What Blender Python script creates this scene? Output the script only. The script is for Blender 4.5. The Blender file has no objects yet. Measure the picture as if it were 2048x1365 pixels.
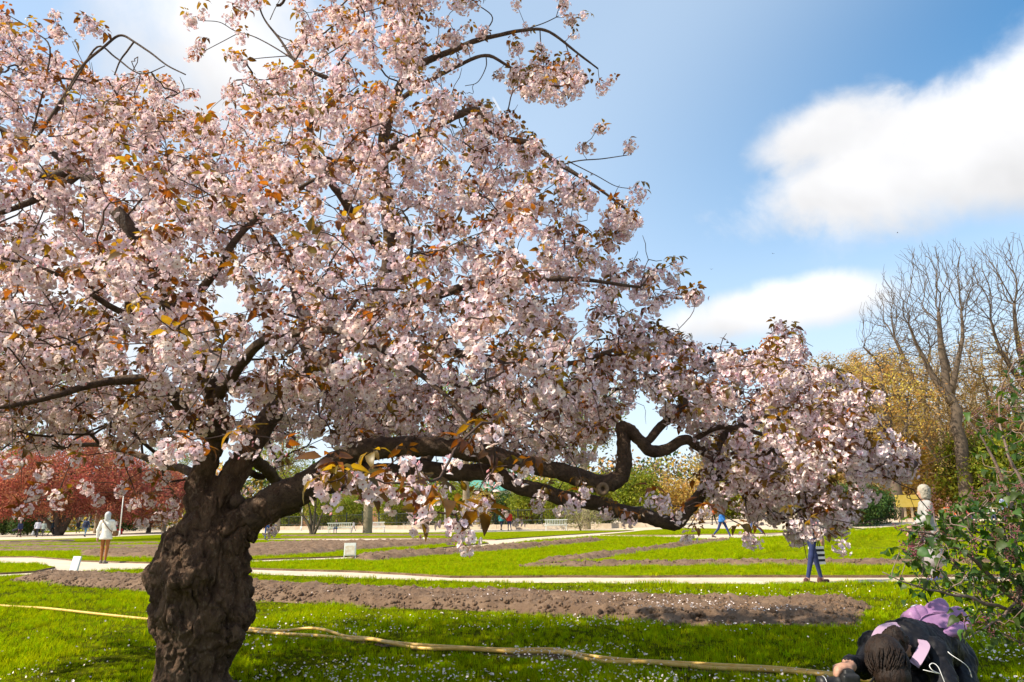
import bpy, math, random
import numpy as np
from mathutils import Matrix, Vector
random.seed(7)
RNG = np.random.default_rng(7)
S = bpy.context.scene
COL = S.collection

# ------------------------------------------------------------------ camera
F = 1450.0                                   # focal length in pixels of a 2048 px wide picture
PITCH, ROLL, EYE = math.radians(13.54), math.radians(1.0), 1.3
CAM = np.array([0.0, 0.0, EYE])
FW = np.array([0, math.cos(PITCH), math.sin(PITCH)])
U0 = np.array([0, -math.sin(PITCH), math.cos(PITCH)])
R0 = np.array([1.0, 0, 0])
RT = R0 * math.cos(ROLL) - U0 * math.sin(ROLL)
UP = U0 * math.cos(ROLL) + R0 * math.sin(ROLL)
cam_data = bpy.data.cameras.new('camera')
cam_data.sensor_width = 36.0
cam_data.lens = 36.0 * F / 2048.0
cam_data.clip_start, cam_data.clip_end = 0.05, 3000
cam = bpy.data.objects.new('camera', cam_data)
COL.objects.link(cam)
m = Matrix.Identity(4)
for i in range(3):
    m[i][0], m[i][1], m[i][2], m[i][3] = RT[i], UP[i], -FW[i], CAM[i]
cam.matrix_world = m
S.camera = cam

# ------------------------------------------------------------------ light
SUN_EL = math.radians(44)
SUN_FROM = np.array([-1.0, -0.34])           # where the sun stands, in plan
SUN_FROM = SUN_FROM / np.linalg.norm(SUN_FROM)
sun_dir = np.array([SUN_FROM[0] * math.cos(SUN_EL), SUN_FROM[1] * math.cos(SUN_EL), math.sin(SUN_EL)])
sl = bpy.data.lights.new('sun', 'SUN')
sl.energy, sl.angle, sl.color = 4.6, math.radians(0.55), (1.0, 0.9, 0.74)
sun = bpy.data.objects.new('sun', sl)
COL.objects.link(sun)
sun.rotation_euler = Vector(sun_dir).to_track_quat('Z', 'Y').to_euler()
S.view_settings.view_transform = 'Standard'
S.view_settings.look = 'None'
S.view_settings.exposure = 0.85
S.view_settings.gamma = 1.0
S.view_settings.use_curve_mapping = False
S.render.engine = 'CYCLES'
S.cycles.max_bounces = 5
S.cycles.diffuse_bounces = 2
S.cycles.transmission_bounces = 3
S.cycles.transparent_max_bounces = 6
S.cycles.use_denoising = True


def px_dir(px, py):
    return FW + ((px - 1024) / F) * RT - ((py - 682.5) / F) * UP


def W(px, py, y):                            # point on a pixel's ray at world distance y
    d = px_dir(px, py)
    return CAM + d * (y / d[1])


def pxm(y, py=1040):                         # metres per pixel at world distance y
    d = px_dir(1024, py)
    return (y / d[1]) / F


def sstep(a, b, x):
    t = np.clip((x - a) / (b - a), 0, 1)
    return t * t * (3 - 2 * t)


def gz(x, y):                                # the park rises a little to the far right
    return 0.55 * sstep(22, 60, y) * sstep(6, 26, x)


def G(px, py):                               # the ground point seen at a pixel
    d = px_dir(px, py)
    z = 0.0
    for _ in range(12):
        t = min((z - EYE) / d[2], 400.0) if d[2] < -1e-5 else 400.0
        p = CAM + d * t
        z = float(gz(p[0], p[1]))
    return np.array([p[0], p[1], z])


# ------------------------------------------------------------------ world: sky with clouds
world = bpy.data.worlds.new('World')
S.world = world
world.use_nodes = True
nt = world.node_tree
nt.nodes.clear()


class N:                                     # tiny node-tree helper
    def __init__(s, tree): s.t = tree
    def n(s, kind, **kw):
        nd = s.t.nodes.new(kind)
        for k, v in kw.items(): setattr(nd, k, v)
        return nd
    def link(s, a, b): s.t.links.new(a, b)
    def set(s, sock, v):
        if isinstance(v, bpy.types.NodeSocket): s.link(v, sock)
        else: sock.default_value = v
    def math(s, op, a, b=None, clamp=False):
        nd = s.n('ShaderNodeMath', operation=op, use_clamp=clamp)
        s.set(nd.inputs[0], a)
        if b is not None: s.set(nd.inputs[1], b)
        return nd.outputs[0]
    def vmath(s, op, a, b=None, out=0):
        nd = s.n('ShaderNodeVectorMath', operation=op)
        s.set(nd.inputs[0], a)
        if b is not None: s.set(nd.inputs[1], b)
        return nd.outputs['Value'] if op in ('DOT_PRODUCT', 'LENGTH') else nd.outputs[0]
    def ramp(s, v, lo, hi, a=0.0, b=1.0):
        nd = s.n('ShaderNodeMapRange', interpolation_type='SMOOTHSTEP')
        s.set(nd.inputs[0], v); s.set(nd.inputs[1], lo); s.set(nd.inputs[2], hi); s.set(nd.inputs[3], a); s.set(nd.inputs[4], b)
        return nd.outputs[0]
    def noise(s, vec, scale, detail=4, rough=0.55, dist=0.0):
        nd = s.n('ShaderNodeTexNoise')
        if vec is not None: s.link(vec, nd.inputs['Vector'])
        nd.inputs['Scale'].default_value = scale
        nd.inputs['Detail'].default_value = detail
        nd.inputs['Roughness'].default_value = rough
        nd.inputs['Distortion'].default_value = dist
        return nd
    def mix(s, f, a, b, blend='MIX'):
        nd = s.n('ShaderNodeMix', data_type='RGBA', blend_type=blend)
        s.set(nd.inputs[0], f)
        for sock, v in ((nd.inputs[6], a), (nd.inputs[7], b)):
            s.set(sock, v if isinstance(v, bpy.types.NodeSocket) else (*v[:3], 1))
        return nd.outputs[2]


w = N(nt)
sky = w.n('ShaderNodeTexSky', sky_type='NISHITA', sun_disc=False)
sky.sun_elevation = SUN_EL
sky.sun_rotation = math.atan2(sun_dir[0], sun_dir[1])
sky.air_density, sky.dust_density, sky.ozone_density = 1.0, 1.0, 1.3
dirv = w.n('ShaderNodeTexCoord').outputs['Generated']
sep = w.n('ShaderNodeSeparateXYZ'); w.link(dirv, sep.inputs[0])
# plane mapping of the whole sky for high thin cloud
zc = w.math('MAXIMUM', sep.outputs[2], 0.04)
inv = w.math('DIVIDE', 1.0, w.math('ADD', zc, 0.12))
plane = w.vmath('SCALE', dirv); w.link(inv, plane.node.inputs['Scale'])
n_hi = w.noise(plane, 1.1, 6, 0.6, 0.6)
n_lo = w.noise(dirv, 9.0, 7, 0.58, 0.25)
n_md = w.noise(dirv, 3.2, 5, 0.55, 0.2)
veil = w.math('MULTIPLY', w.ramp(n_hi.outputs[0], 0.48, 0.86), 0.22)
low = w.ramp(sep.outputs[2], 0.06, 0.63, 0.90, 0.0)      # whiter air towards the horizon
sunside = w.ramp(w.vmath('DOT_PRODUCT', dirv, tuple(sun_dir)), -0.24, 0.14, 0.0, 0.52)   # and towards the sun
low = w.math('SUBTRACT', 1.0, w.math('MULTIPLY', w.math('SUBTRACT', 1.0, low), w.math('SUBTRACT', 1.0, sunside)))
veil = w.math('MAXIMUM', veil, low)


def cloud(px, py, wx, hy, soft, tilt=0.0, bump=0.9):
    c = px_dir(px, py); c = c / np.linalg.norm(c)
    k = np.linalg.norm(px_dir(px, py)) * F
    e1 = np.cross(c, [0, 0, 1]); e1 = e1 / np.linalg.norm(e1)
    e2 = np.cross(e1, c)
    a, b = math.cos(tilt), math.sin(tilt)
    e1, e2 = e1 * a + e2 * b, e2 * a - e1 * b
    off = w.math('MULTIPLY', w.math('SUBTRACT', n_lo.outputs[0], 0.5), bump * 2.0)
    off2 = w.math('MULTIPLY', w.math('SUBTRACT', n_md.outputs[0], 0.5), bump * 1.2)
    x = w.math('MULTIPLY', w.vmath('DOT_PRODUCT', dirv, tuple(e1)), k / wx)
    y = w.math('MULTIPLY', w.vmath('DOT_PRODUCT', dirv, tuple(e2)), k / hy)
    r = w.math('SQRT', w.math('ADD', w.math('MULTIPLY', x, x), w.math('MULTIPLY', y, y)))
    r = w.math('ADD', r, w.math('ADD', off, off2))
    front = w.math('GREATER_THAN', w.vmath('DOT_PRODUCT', dirv, tuple(c)), 0.2)
    return w.math('MULTIPLY', w.ramp(r, 1.0 + soft, 1.0 - soft, 0.0, 1.0), front), y


clouds = [(1800, 315, 280, 95, 0.34, 0.12, 0.75), (2010, 225, 330, 105, 0.45, 0.36, 0.7), (2140, 290, 300, 90, 0.5, 0.1, 0.6), (1630, 275, 110, 60, 0.5, 0.2, 1.0), (1740, 365, 150, 42, 0.34, -0.1, 0.8),
          (1590, 608, 205, 46, 0.40, 0.03, 0.75), (1470, 642, 140, 40, 0.55, 0.0, 0.8),
          (440, 110, 180, 170, 0.85, -0.5, 0.9), (20, 560, 360, 220, 0.85, 0.0, 0.8), (-700, 250, 420, 120, 0.5, 0.1, 0.8), (3000, 420, 420, 120, 0.5, 0.0, 0.8)]
keep1, num, den = None, None, None
for c_ in clouds:
    mk, yy = cloud(*c_)
    sh = w.math('MULTIPLY', mk, w.ramp(yy, -1.3, 0.5, 0.80, 1.06))
    clear = w.math('SUBTRACT', 1.0, mk)
    keep1 = clear if keep1 is None else w.math('MULTIPLY', keep1, clear)
    num = sh if num is None else w.math('ADD', num, sh)
    den = mk if den is None else w.math('ADD', den, mk)
mask = w.math('SUBTRACT', 1.0, keep1)
shade = w.math('DIVIDE', w.math('ADD', num, 0.01), w.math('ADD', den, 0.01))
bright = w.math('MULTIPLY', shade, w.ramp(n_md.outputs[0], 0.34, 0.62, 0.84, 1.04))
# a short contrail
ca, cb = px_dir(984, 193), px_dir(1014, 246)
cm = (ca + cb) / 2; cm /= np.linalg.norm(cm)
ea = cb - ca; half = np.linalg.norm(ea) / 2 / np.linalg.norm((ca + cb) / 2); ea = ea - cm * np.dot(ea, cm); ea /= np.linalg.norm(ea)
eb = np.cross(cm, ea)
tl = w.ramp(w.math('ABSOLUTE', w.vmath('DOT_PRODUCT', dirv, tuple(ea))), half, half * 0.7)
tw = w.ramp(w.math('ABSOLUTE', w.vmath('DOT_PRODUCT', dirv, tuple(eb))), 0.0022, 0.0006)
tf = w.math('GREATER_THAN', w.vmath('DOT_PRODUCT', dirv, tuple(cm)), 0.5)
trail = w.math('MULTIPLY', w.math('MULTIPLY', tl, tw), w.math('MULTIPLY', tf, 0.5))
SKY_STR = 0.11
CW = 0.60 / SKY_STR                          # radiance of sunlit cloud over the background strength
cwhite = w.n('ShaderNodeCombineColor')
for i_, k_ in enumerate((0.985, 0.985, 1.0)):
    w.link(w.math('MULTIPLY', bright, CW * k_), cwhite.inputs[i_])
hsv = w.n('ShaderNodeHueSaturation'); hsv.inputs['Saturation'].default_value = 2.0; hsv.inputs['Hue'].default_value = 0.492
w.link(sky.outputs[0], hsv.inputs['Color'])
base = w.mix(veil, hsv.outputs[0], (CW * 0.84, CW * 0.97, CW * 1.10))
base = w.mix(trail, base, (CW, CW, CW))
allc = w.mix(mask, base, cwhite.outputs[0])
bg = w.n('ShaderNodeBackground'); bg.inputs['Strength'].default_value = SKY_STR
w.link(allc, bg.inputs['Color'])
wo = w.n('ShaderNodeOutputWorld'); w.link(bg.outputs[0], wo.inputs['Surface'])

# ------------------------------------------------------------------ materials


def mat(name, c1, c2=None, scale=6.0, rough=0.85, bump=0.0, bscale=30.0, trans=0.0, tcol=None, rand=0.0, spec=0.3, c3=None, coord='Object', bdist=0.02, attr=None, stretch=None, detail=5):
    mt = bpy.data.materials.new(name)
    mt.use_nodes = True
    t = mt.node_tree; t.nodes.clear(); k = N(t)
    tc = k.n('ShaderNodeTexCoord').outputs[coord]
    if stretch:
        mp = k.n('ShaderNodeMapping'); mp.inputs['Scale'].default_value = stretch
        k.link(tc, mp.inputs[0]); tc = mp.outputs[0]
    col = k.n('ShaderNodeRGB'); col.outputs[0].default_value = (*c1, 1); col = col.outputs[0]
    if c2 is not None:
        nz = k.noise(tc, scale, detail, 0.6)
        col = k.mix(k.ramp(nz.outputs[0], 0.36, 0.64), c1, c2)
    if c3 is not None:
        nz3 = k.noise(tc, scale * 4.3, 4, 0.6)
        col = k.mix(k.ramp(nz3.outputs[0], 0.52, 0.72), col, c3)
    if attr:
        at = k.n('ShaderNodeAttribute', attribute_name=attr)
        col = k.mix(1.0, col, at.outputs['Color'], 'MULTIPLY')
    if rand:
        oi = k.n('ShaderNodeObjectInfo')
        v = k.ramp(oi.outputs['Random'], 0.0, 1.0, 1 - rand, 1 + rand)
        hs = k.n('ShaderNodeHueSaturation'); k.link(v, hs.inputs['Value']); k.link(col, hs.inputs['Color'])
        h2 = k.math('FRACT', k.math('MULTIPLY', oi.outputs['Random'], 7.31))
        k.link(k.ramp(h2, 0, 1, 0.5 - rand * 0.08, 0.5 + rand * 0.08), hs.inputs['Hue'])
        col = hs.outputs[0]
    p = k.n('ShaderNodeBsdfPrincipled')
    k.link(col, p.inputs['Base Color'])
    p.inputs['Roughness'].default_value = rough
    p.inputs['Specular IOR Level'].default_value = spec
    nrm = None
    if bump:
        bn = k.noise(tc, bscale, 6, 0.65)
        bp = k.n('ShaderNodeBump'); bp.inputs['Strength'].default_value = bump; bp.inputs['Distance'].default_value = bdist
        k.link(bn.outputs[0], bp.inputs['Height']); k.link(bp.outputs[0], p.inputs['Normal'])
    out = p.outputs[0]
    if trans:
        tr = k.n('ShaderNodeBsdfTranslucent')
        if tcol is None: k.link(col, tr.inputs[0])
        else:
            k.link(k.mix(1.0, col, tcol, 'MULTIPLY'), tr.inputs[0])
        mx = k.n('ShaderNodeMixShader'); mx.inputs[0].default_value = trans
        k.link(out, mx.inputs[1]); k.link(tr.outputs[0], mx.inputs[2]); out = mx.outputs[0]
    o = k.n('ShaderNodeOutputMaterial'); k.link(out, o.inputs['Surface'])
    return mt


M = {}
M['gravel'] = mat('gravel', (0.50, 0.40, 0.29), (0.58, 0.48, 0.36), 1.3, 0.95, 0.5, 90, c3=(0.42, 0.33, 0.24), coord='Object', bdist=0.01)
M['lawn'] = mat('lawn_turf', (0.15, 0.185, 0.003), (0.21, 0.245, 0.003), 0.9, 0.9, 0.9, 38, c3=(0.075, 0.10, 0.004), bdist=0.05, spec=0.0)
M['blade'] = mat('grass_blade', (0.24, 0.33, 0.003), (0.36, 0.38, 0.003), 1.2, 0.7, trans=0.42, tcol=(1.4, 1.4, 0.5), rand=0.3, spec=0.0)
M['soil'] = mat('soil', (0.15, 0.092, 0.055), (0.215, 0.138, 0.085), 2.5, 0.97, 0.9, 45, c3=(0.09, 0.052, 0.032), bdist=0.03)
M['bark'] = mat('cherry_bark', (0.07, 0.037, 0.021), (0.15, 0.088, 0.05), 11, 0.8, 1.0, 70, c3=(0.20, 0.135, 0.085), bdist=0.035, stretch=(1, 1, 0.55))
M['limb'] = mat('cherry_limb_bark', (0.075, 0.045, 0.03), (0.14, 0.088, 0.055), 13, 0.75, 1.0, 60, c3=(0.045, 0.028, 0.018), bdist=0.03)
M['lawn_near'] = mat('lawn_turf_darkened', (0.05, 0.066, 0.003), (0.085, 0.095, 0.004), 1.5, 0.95, 0.9, 38, c3=(0.06, 0.05, 0.02), bdist=0.05, spec=0.0)  # turf colour darkened to put shadow contrast between the near grass tufts
M['twig'] = mat('cherry_twig', (0.05, 0.028, 0.02), (0.085, 0.05, 0.036), 12, 0.75)
M['petal'] = mat('petal', (0.93, 0.82, 0.79), None, rough=0.7, trans=0.38, tcol=(1.06, 0.95, 0.95), rand=0.07, attr='tint', spec=0.15)
M['eye'] = mat('blossom_eye', (0.32, 0.07, 0.06), None, rough=0.7)
M['stalk'] = mat('blossom_stalk', (0.30, 0.12, 0.05), None, rough=0.7, trans=0.2)
M['bronze'] = mat('bronze_leaf', (0.07, 0.036, 0.009), (0.105, 0.062, 0.008), 14, 0.42, trans=0.5, tcol=(4.0, 3.0, 0.7), rand=0.45, spec=0.5)
M['fallen'] = mat('fallen_petal', (0.9, 0.79, 0.75), None, rough=0.7, trans=0.25, rand=0.08)

# ------------------------------------------------------------------ objects


def tag(o, label=None, cat=None, group=None, kind=None):
    if label: o['label'] = label
    if cat: o['category'] = cat
    if group: o['group'] = group
    if kind: o['kind'] = kind
    return o


def empty(name, loc, rz=0.0):
    o = bpy.data.objects.new(name, None)
    o.empty_display_size = 0.1
    COL.objects.link(o)
    o.location = loc; o.rotation_euler = (0, 0, rz)
    return o


def adopt(child, parent):                    # child was built in world coordinates
    child.parent = parent
    child.matrix_parent_inverse = (Matrix.Translation(parent.location) @ parent.rotation_euler.to_matrix().to_4x4()).inverted()
    return child


def mesh(name, V, Fs, mt=None, smooth=False, mi=None):
    me = bpy.data.meshes.new(name)
    if isinstance(Fs, np.ndarray) and Fs.ndim == 2:
        V = np.asarray(V, dtype=np.float32)
        k = Fs.shape[1]
        me.vertices.add(len(V)); me.vertices.foreach_set('co', V.ravel())
        me.loops.add(Fs.size); me.loops.foreach_set('vertex_index', Fs.astype(np.int32).ravel())
        me.polygons.add(len(Fs))
        me.polygons.foreach_set('loop_start', np.arange(0, Fs.size, k, dtype=np.int32))
        me.polygons.foreach_set('loop_total', np.full(len(Fs), k, dtype=np.int32))
        me.update(calc_edges=True)
    else:
        me.from_pydata([tuple(map(float, v)) for v in V], [], [tuple(map(int, f)) for f in Fs])
    if mt is not None:
        for x in (mt if isinstance(mt, (list, tuple)) else [mt]): me.materials.append(x)
    if mi is not None: me.polygons.foreach_set('material_index', np.asarray(mi, dtype=np.int32))
    if smooth: me.polygons.foreach_set('use_smooth', np.ones(len(me.polygons), dtype=bool))
    me.validate()
    return me


def obj(name, me, parent=None, local=False):
    o = bpy.data.objects.new(name, me)
    COL.objects.link(o)
    if parent is not None:
        if local: o.parent = parent
        else: adopt(o, parent)
    return o


class MB:                                    # collects pieces of one mesh
    def __init__(s): s.V, s.F, s.MI, s.n = [], [], [], 0
    def add(s, V, Fs, mi=0):
        V = np.asarray(V, dtype=float)
        s.V.append(V)
        s.F += [tuple(int(i) + s.n for i in f) for f in Fs]
        s.MI += [mi] * len(Fs); s.n += len(V)
        return s
    def box(s, c, d, mi=0, rot=None, taper=1.0):
        d = np.asarray(d, dtype=float) / 2
        P = np.array([[x, y, z] for z in (-1, 1) for y in (-1, 1) for x in (-1, 1)], dtype=float)
        P[4:, :2] *= taper
        P = P * d
        if rot is not None: P = P @ np.asarray(rot.to_3x3() if hasattr(rot, 'to_3x3') else rot).T
        return s.add(P + np.asarray(c), [(0, 2, 3, 1), (4, 5, 7, 6), (0, 1, 5, 4), (2, 6, 7, 3), (0, 4, 6, 2), (1, 3, 7, 5)], mi)
    def tube(s, pts, rad, k=8, mi=0, cap=True):
        V, Q = tube(pts, rad, k, cap)
        return s.add(V, Q, mi)
    def build(s, name, mt, parent=None, smooth=False, local=False):
        return obj(name, mesh(name, np.concatenate(s.V), s.F, mt, smooth, s.MI), parent, local)
    def mesh(s, name, mt, smooth=False):
        return mesh(name, np.concatenate(s.V), s.F, mt, smooth, s.MI)


def tube(pts, rad, k=8, cap=True, lump=0.0):
    P = np.asarray(pts, dtype=float); n = len(P)
    rad = np.full(n, rad) if np.isscalar(rad) else np.asarray(rad, dtype=float)
    T = np.gradient(P, axis=0) if n > 2 else np.repeat([P[-1] - P[0]], n, 0)
    T = T / (np.linalg.norm(T, axis=1, keepdims=True) + 1e-9)
    a = np.array([0, 0, 1.0]) if abs(T[0][2]) < 0.9 else np.array([1.0, 0, 0])
    u = np.cross(T[0], a); u /= np.linalg.norm(u)
    th = np.arange(k) * 2 * math.pi / k
    rings = []
    for i in range(n):
        u = u - T[i] * np.dot(u, T[i]); u = u / (np.linalg.norm(u) + 1e-9)
        v = np.cross(T[i], u)
        rings.append(P[i] + rad[i] * (np.cos(th)[:, None] * u + np.sin(th)[:, None] * v))
    V = np.concatenate(rings)
    Q = []
    for i in range(n - 1):
        for j in range(k):
            j2 = (j + 1) % k
            Q.append((i * k + j, i * k + j2, (i + 1) * k + j2, (i + 1) * k + j))
    if cap:
        Q.append(tuple(range(k - 1, -1, -1))); Q.append(tuple((n - 1) * k + j for j in range(k)))
    return V, Q


def spline(P, per=6, tn=1.0):                        # Catmull-Rom through any columns
    P = np.asarray(P, dtype=float)
    if len(P) < 3: 
        t = np.linspace(0, 1, per + 1)[:, None]
        return P[0] * (1 - t) + P[-1] * t
    Q = np.vstack([2 * P[0] - P[1], P, 2 * P[-1] - P[-2]])
    out = []
    for i in range(1, len(Q) - 2):
        a, b, c, d = Q[i - 1:i + 3]
        for t in np.linspace(0, 1, per, endpoint=False):
            m0, m1 = 0.5 * tn * (c - a), 0.5 * tn * (d - b)
            out.append((2 * t ** 3 - 3 * t * t + 1) * b + (t ** 3 - 2 * t * t + t) * m0 + (3 * t * t - 2 * t ** 3) * c + (t ** 3 - t * t) * m1)
    out.append(P[-1])
    return np.array(out)


# ------------------------------------------------------------------ numpy noise and implicit surfaces
_perm = np.random.default_rng(3).permutation(512)
_perm = np.concatenate([_perm, _perm, _perm])
_grad = np.random.default_rng(4).normal(size=(512, 3)); _grad /= np.linalg.norm(_grad, axis=1, keepdims=True)


def pnoise(P):
    P = np.asarray(P, dtype=float); i = np.floor(P).astype(int); f = P - i; i = i & 511
    u = f * f * f * (f * (f * 6 - 15) + 10)
    r = 0
    for dx in (0, 1):
        for dy in (0, 1):
            for dz in (0, 1):
                h = _perm[_perm[_perm[(i[..., 0] + dx) & 511] + ((i[..., 1] + dy) & 511)] % 512 + ((i[..., 2] + dz) & 511)]
                g = _grad[h % 512]
                d = f - np.array([dx, dy, dz])
                wgt = (u[..., 0] if dx else 1 - u[..., 0]) * (u[..., 1] if dy else 1 - u[..., 1]) * (u[..., 2] if dz else 1 - u[..., 2])
                r = r + wgt * (g * d).sum(-1)
    return r * 1.5


def fbm(P, o=4):
    r, a = 0, 1.0
    P = np.asarray(P, dtype=float)
    for k in range(o):
        r = r + a * pnoise(P * 2 ** k + 17.3 * k); a *= 0.5
    return r


def sd_cap(P, a, b, ra, rb, sc=None):
    a, b = np.asarray(a, float), np.asarray(b, float)
    ba = b - a; L = (ba * ba).sum() + 1e-9
    h = np.clip(((P - a) @ ba) / L, 0, 1)
    d = P - a - h[..., None] * ba
    if sc is not None:
        d = d / np.asarray(sc)
    return (np.linalg.norm(d, axis=-1) - (ra + (rb - ra) * h))


def sd_box(P, c, hs, r, rot=None):
    q = P - np.asarray(c)
    if rot is not None: q = q @ np.asarray(rot)
    q = np.abs(q) - (np.asarray(hs) - r)
    return np.linalg.norm(np.maximum(q, 0), axis=-1) + np.minimum(q.max(-1), 0) - r


def implicit(prims, vox, blend=0.03, grow=0.0, extra=None):
    """prims: ('c', a, b, ra, rb, scale|None, tag) or ('b', centre, half, r, rot, tag). Returns verts, quads, tag per quad."""
    lo, hi = np.full(3, 1e9), np.full(3, -1e9)
    for p in prims:
        if p[0] == 'c':
            s_ = max(p[5]) if p[5] is not None else 1.0
            r = max(p[3], p[4]) * max(1.0, s_) + grow
            q = np.array([p[1], p[2]], float); lo = np.minimum(lo, q.min(0) - r); hi = np.maximum(hi, q.max(0) + r)
        else:
            r = np.linalg.norm(p[2]) + grow
            lo = np.minimum(lo, np.asarray(p[1]) - r); hi = np.maximum(hi, np.asarray(p[1]) + r)
    lo -= vox * 3; hi += vox * 3
    n = np.ceil((hi - lo) / vox).astype(int) + 1
    ax = [lo[i] + vox * np.arange(n[i]) for i in range(3)]
    X = np.stack(np.meshgrid(*ax, indexing='ij'), -1)
    f = np.full(X.shape[:3], 1e3); best = np.full(X.shape[:3], 1e3); tg = np.zeros(X.shape[:3], dtype=int)
    for p in prims:
        if p[0] == 'c':
            s_ = max(p[5]) if p[5] is not None else 1.0
            r = max(p[3], p[4]) * max(1.0, s_) + grow + blend * 2 + vox * 3
            q = np.array([p[1], p[2]], float); l2, h2 = q.min(0) - r, q.max(0) + r
        else:
            r = np.linalg.norm(p[2]) + blend * 2 + vox * 3 + grow; l2, h2 = np.asarray(p[1]) - r, np.asarray(p[1]) + r
        i0 = np.clip(((l2 - lo) / vox).astype(int), 0, n - 1); i1 = np.clip(((h2 - lo) / vox).astype(int) + 1, 1, n)
        sl = tuple(slice(i0[i], i1[i]) for i in range(3))
        Y = X[sl]
        d = (sd_cap(Y, *p[1:6]) if p[0] == 'c' else sd_box(Y, *p[1:5])) - grow
        b_ = best[sl]; t_ = tg[sl]; c_ = d < b_
        b_[c_] = d[c_]; t_[c_] = p[-1]; best[sl] = b_; tg[sl] = t_
        g = f[sl]
        hh = np.clip(0.5 + 0.5 * (g - d) / blend, 0, 1)
        f[sl] = np.where(g > 900, d, g + (d - g) * hh - blend * hh * (1 - hh))
    if extra is not None: f = extra(X, f)
    return surface_nets(f, lo, vox, tg)


def surface_nets(f, lo, vox, tg=None):
    s = f < 0
    nx, ny, nz = f.shape
    C = [(i, j, k) for i in (0, 1) for j in (0, 1) for k in (0, 1)]
    sub = lambda A, c: A[c[0]:nx - 1 + c[0], c[1]:ny - 1 + c[1], c[2]:nz - 1 + c[2]]
    cnt = sum(sub(s, c).astype(np.int8) for c in C)
    act = (cnt > 0) & (cnt < 8)
    idx = np.argwhere(act)
    vid = np.full(act.shape, -1, dtype=int); vid[act] = np.arange(len(idx))
    acc = np.zeros((len(idx), 3)); num = np.zeros(len(idx))
    for a in C:
        for ax in range(3):
            if a[ax] == 1: continue
            b = list(a); b[ax] = 1
            fa = f[idx[:, 0] + a[0], idx[:, 1] + a[1], idx[:, 2] + a[2]]
            fb = f[idx[:, 0] + b[0], idx[:, 1] + b[1], idx[:, 2] + b[2]]
            c = (fa < 0) != (fb < 0)
            t = np.where(c, fa / np.where(np.abs(fa - fb) < 1e-12, 1, fa - fb), 0)
            pt = np.repeat([a], len(idx), 0).astype(float); pt[:, ax] += t
            acc += pt * c[:, None]; num += c
    V = lo + (idx + acc / num[:, None]) * vox
    Q = []
    for ax in range(3):
        o1, o2 = [(1, 2), (2, 0), (0, 1)][ax]
        sh = [nx, ny, nz]
        sl0 = [slice(1, sh[i] - 1) for i in range(3)]; sl0[ax] = slice(0, sh[ax] - 1)
        sl1 = list(sl0); sl1[ax] = slice(1, sh[ax])
        a, b = s[tuple(sl0)], s[tuple(sl1)]
        for flip, cond in ((False, a & ~b), (True, ~a & b)):
            e = np.argwhere(cond)
            if not len(e): continue
            e = e + np.array([0 if i == ax else 1 for i in range(3)])
            q = []
            for d1, d2 in ((-1, -1), (0, -1), (0, 0), (-1, 0)):
                g = e.copy(); g[:, o1] += d1; g[:, o2] += d2
                q.append(vid[g[:, 0], g[:, 1], g[:, 2]])
            q = np.stack(q, 1)
            Q.append(q[:, ::-1] if flip else q)
    Q = np.concatenate(Q)
    Q = Q[(Q >= 0).all(1)]
    T = None
    if tg is not None:
        T = tg[idx[:, 0], idx[:, 1], idx[:, 2]][Q[:, 0]]
    return V, Q, T


# ------------------------------------------------------------------ scattering (only for stuff nobody could count)


def scatter(name, P, R, sc, var, protos, parent=None):
    me = bpy.data.meshes.new(name)
    P = np.asarray(P, dtype=np.float32)
    me.vertices.add(len(P)); me.vertices.foreach_set('co', P.ravel())
    a = me.attributes.new('rot', 'FLOAT_VECTOR', 'POINT'); a.data.foreach_set('vector', np.asarray(R, dtype=np.float32).ravel())
    a = me.attributes.new('scl', 'FLOAT', 'POINT'); a.data.foreach_set('value', np.asarray(sc, dtype=np.float32).ravel())
    a = me.attributes.new('var', 'INT', 'POINT'); a.data.foreach_set('value', np.asarray(var, dtype=np.int32).ravel())
    o = obj(name, me, parent)
    g = bpy.data.node_groups.new(name, 'GeometryNodeTree')
    g.interface.new_socket('Geometry', in_out='INPUT', socket_type='NodeSocketGeometry')
    g.interface.new_socket('Geometry', in_out='OUTPUT', socket_type='NodeSocketGeometry')
    gi, go = g.nodes.new('NodeGroupInput'), g.nodes.new('NodeGroupOutput')
    jn = g.nodes.new('GeometryNodeJoinGeometry')

    def na(nm, ty):
        x = g.nodes.new('GeometryNodeInputNamedAttribute'); x.data_type = ty; x.inputs['Name'].default_value = nm
        return x.outputs['Attribute']
    e2r = g.nodes.new('FunctionNodeEulerToRotation'); g.links.new(na('rot', 'FLOAT_VECTOR'), e2r.inputs[0])
    vs, ss = na('var', 'INT'), na('scl', 'FLOAT')
    for i, pr in enumerate(protos):
        cp = g.nodes.new('FunctionNodeCompare'); cp.data_type = 'INT'; cp.operation = 'EQUAL'
        g.links.new(vs, cp.inputs[2]); cp.inputs[3].default_value = i
        oi = g.nodes.new('GeometryNodeObjectInfo'); oi.inputs['Object'].default_value = pr
        ip = g.nodes.new('GeometryNodeInstanceOnPoints')
        g.links.new(gi.outputs[0], ip.inputs['Points']); g.links.new(cp.outputs[0], ip.inputs['Selection'])
        g.links.new(oi.outputs['Geometry'], ip.inputs['Instance'])
        g.links.new(e2r.outputs[0], ip.inputs['Rotation']); g.links.new(ss, ip.inputs['Scale'])
        g.links.new(ip.outputs[0], jn.inputs[0])
    g.links.new(jn.outputs[0], go.inputs[0])
    md = o.modifiers.new('scatter', 'NODES'); md.node_group = g
    tag(o, kind='stuff')
    return o


def proto(name, me):                         # a shape used only as the pattern of a scatter
    return bpy.data.objects.new(name, me)


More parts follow.
